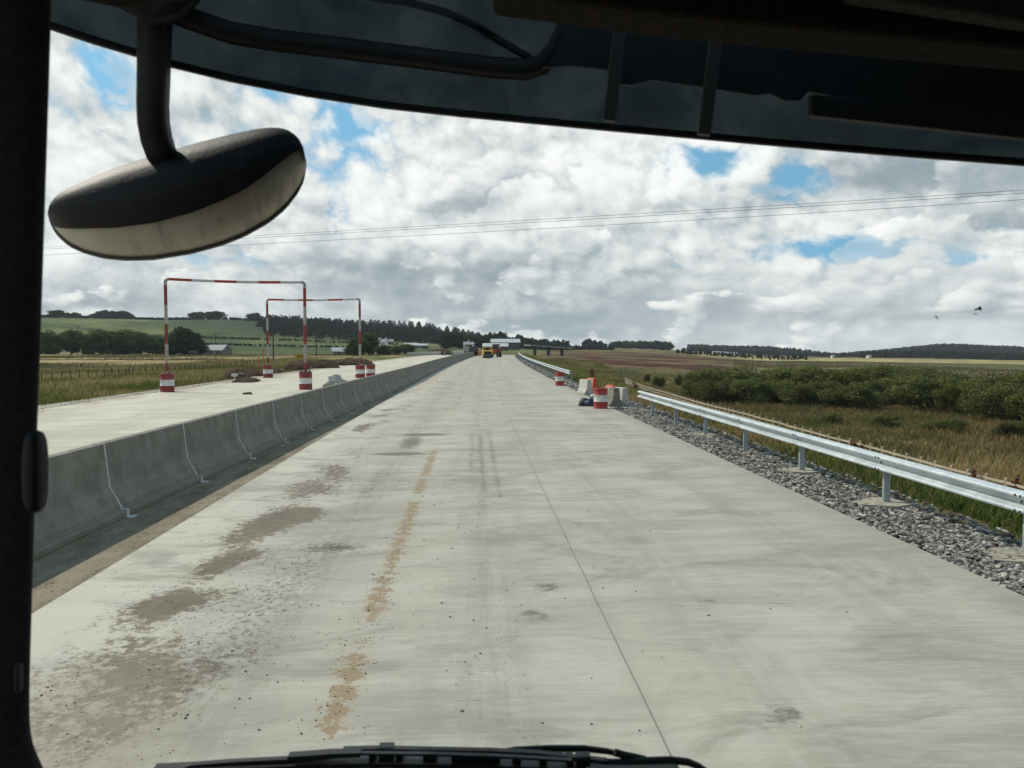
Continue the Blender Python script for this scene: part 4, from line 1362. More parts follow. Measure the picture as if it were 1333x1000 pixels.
def grass_mat(name, low, tip, straw, thr):
    m = bpy.data.materials.new(name); m.use_nodes = True
    t = m.node_tree; g = G(t); out = t.nodes['Material Output']; t.nodes.remove(t.nodes['Principled BSDF'])
    hgt, tint, r = g.sep(g.attr('blade'))
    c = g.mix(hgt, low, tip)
    c = g.mix(g.smooth(tint + (r - .5) * .35, thr - .12, thr + .12) * g.smooth(hgt, -.3, .7), c, straw)
    d = g.node('ShaderNodeBsdfDiffuse'); g.put(d.inputs[0], c)
    x = g.node('ShaderNodeBsdfTranslucent'); g.put(x.inputs[0], c)
    mx = g.node('ShaderNodeMixShader'); mx.inputs[0].default_value = .35
    t.links.new(d.outputs[0], mx.inputs[1]); t.links.new(x.outputs[0], mx.inputs[2]); t.links.new(mx.outputs[0], out.inputs['Surface'])
    return m


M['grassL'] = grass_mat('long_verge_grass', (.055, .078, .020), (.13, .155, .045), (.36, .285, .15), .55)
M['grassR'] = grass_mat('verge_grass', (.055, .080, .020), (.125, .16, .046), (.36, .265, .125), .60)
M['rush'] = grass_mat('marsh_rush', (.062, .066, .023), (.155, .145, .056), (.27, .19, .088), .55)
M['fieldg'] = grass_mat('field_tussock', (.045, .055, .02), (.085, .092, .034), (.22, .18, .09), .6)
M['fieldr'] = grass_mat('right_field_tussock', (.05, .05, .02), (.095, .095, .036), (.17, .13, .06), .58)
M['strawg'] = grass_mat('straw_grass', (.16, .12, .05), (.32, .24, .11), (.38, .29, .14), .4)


def scatter(n, s0, s1, y0, y1, seed, py=1.5):
    r = np.random.default_rng(seed)
    y = y0 + (y1 - y0) * r.random(n) ** py
    s = r.uniform(s0, s1, n)
    return s + off(y), y, r


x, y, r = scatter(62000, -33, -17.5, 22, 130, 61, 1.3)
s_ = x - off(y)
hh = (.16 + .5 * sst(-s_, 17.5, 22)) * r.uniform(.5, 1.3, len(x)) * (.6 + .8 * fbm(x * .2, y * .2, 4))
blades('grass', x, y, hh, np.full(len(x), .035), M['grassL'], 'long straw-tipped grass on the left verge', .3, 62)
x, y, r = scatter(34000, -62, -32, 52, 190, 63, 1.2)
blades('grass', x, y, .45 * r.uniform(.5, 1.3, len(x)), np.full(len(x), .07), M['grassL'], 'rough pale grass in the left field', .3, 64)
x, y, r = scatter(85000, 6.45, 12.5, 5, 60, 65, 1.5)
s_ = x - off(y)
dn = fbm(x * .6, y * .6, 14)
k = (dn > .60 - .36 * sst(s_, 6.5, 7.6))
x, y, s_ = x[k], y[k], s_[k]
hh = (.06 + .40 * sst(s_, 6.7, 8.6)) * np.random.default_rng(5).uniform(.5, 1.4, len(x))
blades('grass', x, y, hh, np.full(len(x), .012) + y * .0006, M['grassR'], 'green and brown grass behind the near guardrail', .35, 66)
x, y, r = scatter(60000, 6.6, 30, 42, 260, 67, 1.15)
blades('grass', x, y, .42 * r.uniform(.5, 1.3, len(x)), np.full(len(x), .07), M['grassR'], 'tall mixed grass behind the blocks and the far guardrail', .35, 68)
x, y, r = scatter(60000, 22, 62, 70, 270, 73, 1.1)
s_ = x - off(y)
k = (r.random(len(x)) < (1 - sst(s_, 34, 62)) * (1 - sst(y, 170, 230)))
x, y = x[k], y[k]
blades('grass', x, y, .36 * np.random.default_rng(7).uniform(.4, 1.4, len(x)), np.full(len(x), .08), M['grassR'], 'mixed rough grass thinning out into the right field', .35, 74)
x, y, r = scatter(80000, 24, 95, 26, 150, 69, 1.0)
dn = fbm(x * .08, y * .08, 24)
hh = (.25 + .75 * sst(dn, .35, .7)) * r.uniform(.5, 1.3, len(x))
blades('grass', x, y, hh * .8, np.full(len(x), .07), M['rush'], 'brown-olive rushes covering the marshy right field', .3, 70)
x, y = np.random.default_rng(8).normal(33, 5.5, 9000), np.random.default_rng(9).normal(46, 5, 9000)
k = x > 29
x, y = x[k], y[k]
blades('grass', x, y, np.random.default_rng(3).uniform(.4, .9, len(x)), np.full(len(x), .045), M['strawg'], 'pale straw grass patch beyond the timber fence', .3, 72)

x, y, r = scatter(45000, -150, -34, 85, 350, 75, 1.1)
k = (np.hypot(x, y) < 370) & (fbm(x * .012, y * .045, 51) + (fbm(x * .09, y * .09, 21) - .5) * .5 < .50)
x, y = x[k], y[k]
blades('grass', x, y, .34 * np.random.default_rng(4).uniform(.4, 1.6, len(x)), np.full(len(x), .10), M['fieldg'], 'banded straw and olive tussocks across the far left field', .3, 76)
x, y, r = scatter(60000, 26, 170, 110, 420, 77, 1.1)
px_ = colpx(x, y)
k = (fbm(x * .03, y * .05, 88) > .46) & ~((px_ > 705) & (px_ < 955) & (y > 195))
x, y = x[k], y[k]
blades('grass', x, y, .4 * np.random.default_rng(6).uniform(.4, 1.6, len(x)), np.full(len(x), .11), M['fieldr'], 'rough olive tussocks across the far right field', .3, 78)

# rusty dock stalks standing among the grass
M['dock'] = rough_mat('rusty_dock', (.075, .024, .014), (.16, .06, .03), 9, .9)
def dock(seed, h):
    r = random.Random(seed)
    mb = MB()
    for q in range(5):
        a = r.random() * 6.28; L = h * r.uniform(.6, 1); e = .25 * h * r.random()
        tip = Vector((math.cos(a) * e, math.sin(a) * e, L))
        mb.tube([(0, 0, -.05), tip * .5, tip], .012, 5, up=(0, 1, 0))
        for k in range(26):
            t = r.uniform(.35, 1); p = tip * t
            b = .035 * h * (1.2 - t * .5) + .02
            mb.box(p + Vector((r.gauss(0, .045 * h), r.gauss(0, .045 * h), r.gauss(0, .03))), (b * 1.2, b, b * 1.4), Euler((r.random() * 3, r.random() * 3, 0)).to_matrix())
    return mb
GD = 'rusty dock plants beside the right fence'
for i, (px, d, z0, h, l) in enumerate(((1112, 46, 0, 1.5, 'rusty dock clump rising behind the near guardrail, left of two close ones'), (1122, 45, 0, 1.3, 'rusty dock clump rising behind the near guardrail, right of two close ones'), (1065, 50, 0, 1.1, 'small rusty dock showing above the middle of the near guardrail'),
                                     (1271, 38.0, 0, 1.4, 'rusty dock beside a pale fence post near the picture edge'), (1326, 36, 0, 1.5, 'rusty dock at the right edge of the picture'), (828, 100, 0, 2.2, 'reddish dock standing before the start of the near guardrail'),
                                     (771, 90, 0, 1.6, 'reddish dock above the orange plastic barrier'))):
    x, y, z = px_at(px, d)
    if i < 5: x, y = 26.6 + .3 * i, None or (26.6 + .3 * i) / math.tan(math.atan((px - 666.5) / FPX) + YAW); z = zat(x, y)
    tag(dock(i, h).build('dock_plant', M['dock'], None, (x, y, z)), l, 'dock plant', GD)

# ------------------------------------------------------------------ power lines and poles
M['cable'] = mat('power_cable', col=(.05, .055, .06), rough=.6)
for yl_, ym, yr_, k, l in ((322, 303, 247, 0, 'uppermost of the three power lines crossing the sky'), (324.5, 306, 251, 1, 'middle of the three power lines crossing the sky'), (332, 315, 259.5, 2, 'lowest of the three power lines crossing the sky')):
    def wp(px, py, d): return at(px, py, d)
    A, B, Cc = wp(60, yl_, 178), wp(700, np.interp(700, [400, 1333], [ym, yr_]) + 1.0, 142), wp(1340, yr_, 112)
    pts = []
    for t in np.linspace(-.25, 1.3, 44):
        # quadratic through A, B, C at t = 0, .5, 1
        pts.append(A * (2 * (t - .5) * (t - 1)) + B * (-4 * t * (t - 1)) + Cc * (2 * t * (t - .5)))
    o = MB().tube(pts, .03, 6).build('power_line', M['cable'])
    tag(o, l, 'power line', 'power lines crossing the sky')
M['polewood'] = rough_mat('pole_timber', (.05, .042, .035), (.09, .075, .06), 3, .9)
for px, d, h, l in ((103, 460, 11, 'timber utility pole rising from the far left hedgerow'), (356, 210, 8.0, 'thin timber utility pole left of the nearer gantry right post'), (412, 260, 10, 'timber utility pole in the pasture right of the nearer gantry'), (281, 420, 9, 'timber utility pole on the hillside above the barn')):
    x, y, z = px_at(px, d)
    p = empty('utility_pole', (x, y, z), .4, l, 'utility pole', 'utility poles in the left fields')
    MB().tube([(0, 0, -.5), (0, 0, h / 2), (0, 0, h)], .16, 8, up=(0, 1, 0), scale=[1.2, 1, .8]).build('pole', M['polewood'], p)
    MB().box((0, .12, h - .5), (1.8, .12, .14)).box((-.75, .12, h - .36), (.07, .07, .18)).box((.75, .12, h - .36), (.07, .07, .18)).box((0, .12, h - .36), (.07, .07, .18)).build('crossarm', M['polewood'], p)

# ------------------------------------------------------------------ buildings
M['wallwhite'] = rough_mat('white_render', (.62, .62, .60), (.74, .74, .72), 2, .9)
M['wallgrey'] = rough_mat('granite_wall', (.12, .115, .11), (.22, .21, .20), 4, .9)
M['walldark'] = rough_mat('dark_cladding', (.05, .055, .055), (.09, .095, .09), 1.5, .8)
M['slate'] = rough_mat('slate_roof', (.20, .21, .23), (.30, .31, .33), 3, .7)
M['tin'] = rough_mat('pale_sheet_roof', (.36, .38, .38), (.48, .50, .49), .8, .5)
M['glass'] = mat('window_glass', col=(.03, .035, .04), rough=.15, spec=.5)
M['doorwood'] = rough_mat('old_door', (.06, .05, .045), (.12, .10, .085), 5, .8)


def house(name, px, d, w, dp, hw, hr, rz, wall, roof, label, group, cat, doors=(), wins=(), chim=(), over=.3, z=None):
    x, y, zz = px_at(px, d)
    root = empty(name, (x, y, (zz if z is None else z)), rz, label, cat, group)
    mb = MB().prism([(-dp / 2, -1), (dp / 2, -1), (dp / 2, hw), (0, hr - .12), (-dp / 2, hw)], -w / 2, w / 2, lambda u, v, q: (q, u, v))
    wl = mb.build('wall', M[wall], root)
    sl = (hr - hw) / (dp / 2)
    a = dp / 2 + over
    e = hw - over * sl
    rf = MB().prism([(-a, e), (0, hr), (a, e), (a, e + .16), (0, hr + .16), (-a, e + .16)], -w / 2 - over, w / 2 + over, lambda u, v, q: (q, u, v)).build('roof', M[roof], root)
    for cx in chim:
        MB().box((cx, 0, hr + .5), (.9, .7, 1.5)).build('chimney', M[wall], rf)
    for (cx, cw, ch) in doors:
        MB().box((cx, -dp / 2 - .02, ch / 2), (cw, .08, ch)).build('door', M['doorwood'], root)
    for (cx, cz, cw, ch) in wins:
        f = MB().box((cx, -dp / 2 - .015, cz), (cw + .2, .07, ch + .2)).build('window', M['wallwhite' if wall != 'wallwhite' else 'slate'], root)
        MB().box((cx, -dp / 2 - .05, cz), (cw, .04, ch)).build('pane', M['glass'], f)
    return root


house('barn', 285, 345, 8.0, 5.5, 2.0, 3.9, R(-24), 'wallgrey', 'slate', 'small grey stone barn with pale slate roof in the left field', None, 'barn', doors=((-1.6, 1.4, 1.7), (1.9, .8, 1.7)), wins=((.2, 1.2, .5, .5),))
x, y, z = px_at(252, 330)
house('shed', 253, 325, 3.2, 3, 1.3, 2.1, R(10), 'walldark', 'tin', 'tiny pale-roofed shed in front of the large dark round tree', None, 'shed', doors=((0, .9, 1.2),))
GH = 'white houses on the left hillside'
house('cottage', 498.5, 640, 6.4, 5, 2.6, 4.8, R(-15), 'wallwhite', 'slate', 'bright white cottage on the left hillside right of the far gantry', GH, 'house', wins=((-1.8, 1.4, .8, 1), (1.8, 1.4, .8, 1)), doors=((0, .9, 2),), chim=(-2.6, 2.6))
house('cottage', 507, 660, 6, 5, 2.2, 4.0, R(10), 'wallgrey', 'slate', 'grey-roofed low building right beside the bright white cottage', GH, 'house', doors=((0, 1, 1.8),))
house('cottage', 535, 620, 10, 5, 1.6, 3.0, R(4), 'wallgrey', 'tin', 'long low pale-roofed building on the left hillside', GH, 'house', doors=((0, 1, 1.4),))
house('cottage', 549, 610, 9, 5, 1.6, 2.8, R(-4), 'wallgrey', 'tin', 'second long low pale-roofed building, nearer the road end', GH, 'house', doors=((0, 1, 1.4),))
house('cottage', 441, 300, 4.5, 3, 1.5, 2.6, R(15), 'wallgrey', 'tin', 'small pale shed left of the bushy tree behind the far gantry', GH, 'shed', doors=((0, .9, 1.4),))
house('farmhouse', 610, 520, 6.2, 6, 3.0, 4.4, R(5), 'wallwhite', 'slate', 'white farmhouse left of the road machines at the end of the road', None, 'house', wins=((-1.7, 1.6, .9, 1.1), (1.6, 1.6, .9, 1.1)), doors=((0, 1, 2.1),), chim=(0,))
house('farm_shed', 645, 470, 14, 9, 2.2, 3.9, R(-3), 'walldark', 'tin', 'nearer low farm shed with pale roof above the machines', 'pale-roofed farm sheds', 'shed', doors=((-3, 3, 1.9), (3, 3, 1.9)))
house('farm_shed', 657.5, 540, 18.5, 11, 4.6, 6.8, R(3), 'walldark', 'tin', 'larger long farm shed with pale roof behind the other', 'pale-roofed farm sheds', 'shed', doors=((-4, 4, 3.6), (4, 4, 3.6)))
for px, d, w, rz, l in ((932, 760, 11, 5, 'far pale building on the right horizon, leftmost of a short row'), (941, 770, 8, -8, 'far grey building in the middle of the row on the right horizon'), (950, 755, 9, 0, 'far white building, right end of the row on the right horizon'), (957, 765, 6, 12, 'small far white building just right of the row'),
                        (1084, 900, 5, 0, 'tiny white building above the willow belt, left one'), (1131, 880, 6, 10, 'tiny white building above the willow belt, right one')):
    house('far_building', px, d, w * .6, 4, 1.6, 3.0, R(rz), 'wallwhite' if px in (932, 950, 957, 1084, 1131) else 'wallgrey', 'slate', l, 'far buildings on the right horizon', 'house', wins=((0, 1.4, 1, 1),), doors=((w / 4, .9, 2),))

# unfinished bridge deck on dark piers
x0, y0, z0 = px_at(690, 330); x1, y1, z1 = px_at(742, 330)
br = empty('unfinished_bridge', ((x0 + x1) / 2, (y0 + y1) / 2, (z0 + z1) / 2), 0, 'unfinished bridge deck on three dark piers beyond the road crest', 'bridge')
c = Vector(br.location)
M['pier'] = rough_mat('dark_pier', (.045, .042, .04), (.08, .075, .07), 1, .9)
M['deck'] = rough_mat('grey_deck', (.24, .24, .23), (.34, .34, .33), 1, .9)
A, B = at(686, 449.5, 330) - c, at(745, 453.5, 330) - c
B.y += 10
n_ = (B - A).normalized()
MB().sweep([A, (A + B) / 2, B], [(-2.5, -.2), (2.5, -.2), (2.5, .22), (-2.5, .22)], smooth=False).build('deck', M['deck'], br)
for t in (.18, .5, .82):
    p = A.lerp(B, t)
    MB().box((p.x, p.y, p.z - 2.0), (1.2, 1.6, 4.0)).build('pier', M['pier'], br, bevel=.1)
# far concrete wall on the left carriageway edge and two grey blocks
o3 = MB(); pth = []
for px, d in ((531, 212), (548, 222), (575, 240), (600, 262), (612, 280)):
    x, y, z = px_at(px, d); pth.append((x, y, 0))
o = MB().sweep(pth, [(-.3, -.3), (.3, -.3), (.15, .75), (-.15, .75)], smooth=False).build('concrete_wall', M['blockpale'])
tag(o, 'low pale concrete wall curving along the far left carriageway edge', 'concrete wall')
for px, l in ((578.5, 'left of two small grey blocks on the far left carriageway'), (587.5, 'right of two small grey blocks on the far left carriageway')):
    x, y = gp(px, 462.4)
    MBx = MB().prism([(a * 2.0, b * 1.2) for a, b in JP], -.55, .55).build('concrete_block', M['block'], None, (x, y, -.1), bevel=.03)
    tag(MBx, l, 'concrete block', 'far concrete blocks on the left carriageway')

# ------------------------------------------------------------------ road machines and workers at the crest
M['machyellow'] = paint('machine_yellow', (.50, .30, .03), (.62, .40, .06), (.2, .13, .05), .4, 2)
M['machred'] = paint('machine_red', (.22, .03, .02), (.32, .05, .03), (.1, .04, .03), .5, 2)
M['machgrey'] = paint('machine_grey', (.05, .055, .06), (.10, .10, .11), (.12, .09, .06), .5, 2)
M['rubber'] = rough_mat('tyre_rubber', (.012, .012, .012), (.035, .032, .028), 6, .9)
M['rim'] = rough_mat('wheel_rim', (.25, .24, .2), (.4, .38, .3), 6, .6)
M['hivis'] = paint('hi_vis_orange', (.62, .10, .015), (.75, .16, .02), (.5, .2, .1), .2, 6)
M['skin'] = mat('skin', col=(.42, .25, .18), rough=.6)
M['hat'] = mat('hard_hat', col=(.75, .74, .70), rough=.4)


def wheel(root, x, y, r, w, name='wheel'):
    wl = MB().lathe([(.25 * r, -w / 2), (.7 * r, -w / 2), (.95 * r, -w * .45), (r, -w * .25), (r, w * .25), (.95 * r, w * .45), (.7 * r, w / 2), (.25 * r, w / 2)], 24, (x, y, r), axis='x').build(name, M['rubber'], root)
    MB().lathe([(.01, -w * .52), (.5 * r, -w * .53), (.62 * r, -w * .46)], 20, (x, y, r), axis='x').lathe([(.62 * r, w * .46), (.5 * r, w * .53), (.01, w * .52)], 20, (x, y, r), axis='x').build('rim', M['rim'], wl)


def machine(px, py, rz, label, build, name, cat):
    x, y = gp(px, py)
    root = empty(name, (x, y, 0), rz, label, cat)
    build(root)
    return root


def roller(r):
    MB().prism([(-1.5, .45), (1.2, .45), (1.2, 1.25), (.9, 1.5), (-1.3, 1.5), (-1.5, 1.3)], -.95, .95, lambda u, v, w: (w, u, v)).build('body', M['machyellow'], r, bevel=.05)
    MB().box((0, -1.51, .95), (1.3, .05, .7)).build('grille', M['black'], r)
    MB().box((0, .2, 2.1), (1.7, 1.6, .1)).build('canopy', M['machyellow'], r, bevel=.03)
    for sx in (-.78, .78):
        for sy in (-.5, .9): MB().tube([(sx, sy, 1.4), (sx, sy, 1.9), (sx, sy, 2.08)], .05, 8, up=(0, 1, 0)).build('canopy_post', M['machyellow'], r)
    MB().box((0, .1, 1.6), (.5, .5, .2)).box((0, -.15, 1.9), (.5, .12, .6)).build('seat', M['black'], r, bevel=.03)
    for y in (-1.0, 1.15): MB().lathe([(.05, -.85), (.55, -.85), (.57, -.83), (.57, .83), (.55, .85), (.05, .85)], 28, (0, y, .57), axis='x').build('drum', M['machgrey'], r)
    for sx in (-.7, .7): MB().box((sx, -1.53, 1.35), (.16, .05, .12)).build('lamp', M['white'], r)


machine(634.5, 466.2, .05, 'small yellow road roller with dark grille standing on the road at the crest', roller, 'road_roller', 'road roller')


def tractor(r):
    MB().box((0, .9, 1.15), (.85, 1.9, .75)).build('bonnet', M['machred'], r, bevel=.08)
    cb = MB().box((0, -.7, 2.65), (1.5, 1.5, .12)).build('cab_roof', M['machred'], r, bevel=.04)
    MB().box((0, -.7, 2.1), (1.3, 1.3, 1.0)).build('cab_window', M['glass'], r, bevel=.04)
    MB().box((0, -.7, 1.3), (1.4, 1.5, .65)).build('cab', M['machred'], r, bevel=.06)
    for sx in (-.85, .85):
        wheel(r, sx, -.8, .85, .5); wheel(r, sx * .85, 1.4, .52, .35)
        MB().prism([(.95 * math.cos(t), .95 * math.sin(t)) for t in np.linspace(.1, 2.9, 12)] + [(.85 * math.cos(t), .85 * math.sin(t)) for t in np.linspace(2.9, .1, 12)], sx - .27, sx + .27, lambda u, v, w: (w, u - .8, v + .87)).build('mudguard', M['machred'], r)
    MB().tube([(.3, 1.3, 1.5), (.3, 1.3, 1.9), (.3, 1.3, 2.5)], .05, 8, up=(0, 1, 0)).build('exhaust', M['black'], r)


machine(645, 464.9, 2.9, 'red-brown tractor standing to the right of the yellow roller', tractor, 'tractor', 'tractor')


def tipper(r):
    MB().prism([(-2.4, 1.0), (1.2, 1.0), (1.5, 2.2), (-2.9, 2.2), (-2.7, 1.6)], -1.15, 1.15, lambda u, v, w: (w, u, v)).build('skip', M['machgrey'], r, bevel=.06)
    MB().box((0, -.4, .8), (1.0, 4.6, .3)).build('chassis', M['black'], r)
    MB().box((0, 2.2, 1.5), (1.9, 1.3, 1.2)).build('cab', M['machgrey'], r, bevel=.1)
    MB().box((0, 2.3, 2.2), (1.6, 1.0, .7)).build('cab_window', M['glass'], r, bevel=.06)
    for sx in (-.95, .95):
        for yy in (-1.7, 0, 2.2): wheel(r, sx, yy, .6, .45)


machine(613, 463.2, .25, 'dark grey dump truck parked left of the yellow roller', tipper, 'dump_truck', 'dump truck')


def person(x, y, rz, label, coat, legs, arm=0.0):
    root = empty('person', (x, y, 0), rz, label, 'person', 'road workers at the crest')
    J = {'pelvis': ((0, 0, .95), .13), 'waist': ((0, 0, 1.1), .13), 'chest': ((0, .01, 1.33), .155), 'neck': ((0, 0, 1.5), .062), 'head0': ((0, .02, 1.6), .085), 'head1': ((0, .02, 1.71), .095),
         'shL': ((-.19, 0, 1.43), .07), 'elL': ((-.27, .02, 1.15), .052), 'haL': ((-.27, .12, .9), .04), 'shR': ((.19, 0, 1.43), .07), 'elR': ((.27, .05 + arm, 1.17), .052), 'haR': ((.25, .2 + arm, .97 + arm), .04),
         'hipL': ((-.1, 0, .88), .105), 'knL': ((-.12, .04, .5), .072), 'anL': ((-.13, -.02, .09), .055), 'toL': ((-.14, .16, .045), .045), 'hipR': ((.1, 0, .88), .105), 'knR': ((.12, .07, .5), .072), 'anR': ((.13, .08, .09), .055), 'toR': ((.14, .26, .045), .045)}
    E_ = ['pelvis-waist', 'waist-chest', 'chest-neck', 'neck-head0', 'head0-head1', 'chest-shL', 'shL-elL', 'elL-haL', 'chest-shR', 'shR-elR', 'elR-haR', 'pelvis-hipL', 'hipL-knL', 'knL-anL', 'anL-toL', 'pelvis-hipR', 'hipR-knR', 'knR-anR', 'anR-toR']
    names = list(J)
    me = bpy.data.meshes.new('body')
    me.from_pydata([J[k][0] for k in names], [tuple(names.index(q) for q in e.split('-')) for e in E_], [])
    o = bpy.data.objects.new('body', me); COL.objects.link(o); o.parent = root
    sk = o.modifiers.new('skin', 'SKIN'); sk.use_smooth_shade = True
    sv = me.skin_vertices[0].data if me.skin_vertices else None
    if sv is None:
        bpy.context.view_layer.objects.active = o
        me.attributes
    if me.skin_vertices:
        for i, k in enumerate(names): me.skin_vertices[0].data[i].radius = (J[k][1], J[k][1]); me.skin_vertices[0].data[i].use_root = (i == 0)
    o.modifiers.new('sub', 'SUBSURF').levels = 1
    def f(g):
        z = g.sep(g.coord())[2]
        c = g.mix(g.smooth(z, .88, .9), legs, coat)
        c = g.mix(g.m('GREATER_THAN', z, 1.51), c, (.42, .25, .18))
        return g.mix(g.smooth(g.m('ABSOLUTE', z - 1.15), .035, .03), c, (.62, .62, .58))
    me.materials.append(mat('work_clothes', f, rough=.8))
    MB().lathe([(.135, 1.70), (.125, 1.72), (.11, 1.78), (.07, 1.83), (.001, 1.85)], 16, (0, .02, 0)).build('hard_hat', M['hat'], root)
    return root


x, y = gp(624.5, 464.8)
person(x, y, .4, 'worker in orange high-visibility clothes left of the yellow roller', (.62, .10, .015), (.55, .09, .015), .1)
x, y = gp(649.5, 464.6)
person(x, y, -2.6, 'worker in red-orange clothes right of the tractor', (.55, .08, .03), (.45, .07, .03))
x, y = gp(616.8, 463.2)
person(x, y, 2.6, 'worker in a pale jacket at the end of the median wall', (.55, .5, .42), (.12, .12, .14))

# ------------------------------------------------------------------ the truck cab we look out of
cab = empty('truck_cab', (0, 0, 0), 0, 'dark truck cab around the view: pillar, smoked visor, mirror and wipers', 'truck cab')
M['pillar'] = rough_mat('pillar_trim', (.020, .020, .022), (.030, .030, .032), 120, .85, spec=.2, bump=.0006)
M['cabblack'] = rough_mat('black_plastic', (.006, .006, .006), (.011, .011, .011), 40, .6, spec=.35, bump=.0008)
M['wiperblack'] = rough_mat('wiper_black', (.007, .008, .010), (.016, .018, .021), 60, .5, spec=.4, bump=.0006)
M['header'] = rough_mat('header_cloth', (.016, .012, .010), (.028, .021, .018), 200, .95, spec=.1, bump=.0008)
M['headergrey'] = rough_mat('sun_blind', (.035, .031, .03), (.05, .045, .042), 150, .9, spec=.1, bump=.0005)
M['cabgrey'] = rough_mat('cab_lining', (.03, .03, .03), (.05, .05, .05), 10, .9, spec=.1)


def dusty(name, base, dust, amt, rough=.55):
    def f(g):
        P = g.coord()
        a = g.noise(P, 9, 8, .75); b = g.noise(P, 160, 3, .7)
        c = g.mix(g.smooth(a, .4, .75) * amt, base, dust)
        c = g.mix(g.smooth(b, .70, .76) * .8, c, tuple(q * 4 for q in dust))
        return c, b, .0005
    return mat(name, f, rough=rough, spec=.3)


M['housing'] = dusty('mirror_housing', (.007, .0075, .009), (.030, .030, .031), .75)


def glass_nodes():
    m = bpy.data.materials.new('mirror_glass'); m.use_nodes = True
    t = m.node_tree; g = G(t); b = t.nodes['Principled BSDF']
    P = g.coord()
    a = g.noise(P, 14, 8, .7); s = g.noise(P, 60, 4, .7)
    x, y, z = g.sep(P)
    k = g.noise(g.xyz(x * 40, y * 8, z * 6), 1., 5, .7)
    c = g.mix(g.smooth(a, .35, .7), (.50, .455, .38), (.63, .58, .49))  # cream tone: dirt plus the reflected road and cab front put into the colour
    c = g.mix(g.smooth(k, .50, .68) * .7, c, (.33, .295, .24))
    c = g.mix(g.smooth(s, .66, .74) * .5, c, (.26, .22, .17))
    g.put(b.inputs['Base Color'], c)
    b.inputs['Metallic'].default_value = .1
    g.put(b.inputs['Roughness'], g.smooth(a, .3, .7, .25, .6))
    return m
M['mirror'] = glass_nodes()


def smoked():
    m = bpy.data.materials.new('smoked_acrylic'); m.use_nodes = True
    t = m.node_tree; g = G(t); out = t.nodes['Material Output']; t.nodes.remove(t.nodes['Principled BSDF'])
    tr = g.node('ShaderNodeBsdfTransparent'); tr.inputs[0].default_value = (.34, .39, .41, 1)
    d = g.node('ShaderNodeBsdfDiffuse'); d.inputs[0].default_value = (.012, .014, .016, 1)
    tl = g.node('ShaderNodeBsdfTranslucent'); tl.inputs[0].default_value = (.02, .027, .03, 1)
    P = g.coord()
    n = g.noise(P, 7, 6, .7); q = g.noise(P, 130, 3, .7)
    ad = g.node('ShaderNodeAddShader'); t.links.new(d.outputs[0], ad.inputs[0]); t.links.new(tl.outputs[0], ad.inputs[1])
    mx = g.node('ShaderNodeMixShader'); g.put(mx.inputs[0], g.smooth(n, .2, .8, .55, .72))
    t.links.new(tr.outputs[0], mx.inputs[1]); t.links.new(ad.outputs[0], mx.inputs[2])
    t.links.new(mx.outputs[0], out.inputs['Surface'])
    return m
M['visor'] = smoked()


def poly_plate(name, pts, dep, thick, m, parent, bevel=.004, deps=None):
    """a plate whose outline has its own distance and thickness"""
    n = len(pts)
    f = [at(px, py, dep if deps is None else deps[i]) for i, (px, py) in enumerate(pts)]
    back = [p + CAMROT @ Vector((0, 0, -thick)) for p in f]
    mb = MB()
    mb.add(f + back, [tuple(range(n)), tuple(range(n, 2 * n))[::-1]] + [(i, i + n, (i + 1) % n + n, (i + 1) % n) for i in range(n)])
    return mb.build(name, m, parent, bevel=bevel)


# A-pillar: one swept, rounded section
prof = [(-.22, .03), (-.21, -.01), (-.12, -.020), (-.03, -.012), (-.006, -.001), (-.002, .010), (-.012, .02), (-.045, .06), (-.075, .10), (-.23, .12)]
edge = [(66, -60), (64, 28), (61, 120), (57.5, 230), (53.5, 350), (50, 460), (46, 560), (43, 660), (40, 760), (37, 860), (35.5, 930), (37, 962), (43, 985), (52, 1003), (66, 1040)]
XR, YU, ZF = CAMROT @ Vector((1, 0, 0)), CAMROT @ Vector((0, 1, 0)), CAMROT @ Vector((0, 0, -1))
mb = MB(); vs = []; k = len(prof)
for px, py in edge:
    p = at(px, py, .70 + (py - 450) * .00006)
    vs += [p + XR * a + ZF * b for a, b in prof]
mb.add(vs, [(t * k + j, t * k + (j + 1) % k, (t + 1) * k + (j + 1) % k, (t + 1) * k + j) for t in range(len(edge) - 1) for j in range(k)], 0, True)
pil = mb.build('pillar', M['pillar'], cab)
b_ = pil.modifiers.new('sub', 'SUBSURF'); b_.levels = b_.render_levels = 2
# grab-handle end cap on the pillar: outer ring and pad
def cap(name, px, py, hw, hh, dep, bulge, m, parent, n=28):
    mb = MB(); vs = []; rows = ((.96, .006), (1.0, .0), (.94, -bulge * .55), (.72, -bulge * .9), (.4, -bulge), (.02, -bulge * 1.02))
    for q, dz_ in rows:
        for j in range(n):
            t = 2 * math.pi * j / n
            cx, cy = math.copysign(abs(math.cos(t)) ** .7, math.cos(t)), math.copysign(abs(math.sin(t)) ** .62, math.sin(t))
            vs.append(at(px, py, dep) + XR * cx * hw * q + YU * cy * hh * q + ZF * dz_)
    fs = [(i * n + j, i * n + (j + 1) % n, (i + 1) * n + (j + 1) % n, (i + 1) * n + j) for i in range(len(rows) - 1) for j in range(n)]
    mb.add(vs, fs, 0, True)
    return mb.build(name, m, parent)
kn = cap('handle_cap', 45.5, 614, .0082, .0345, .685, .010, M['cabblack'], pil)
cap('slot', 22, 884, .0022, .012, .69, .001, M['cabblack'], pil)

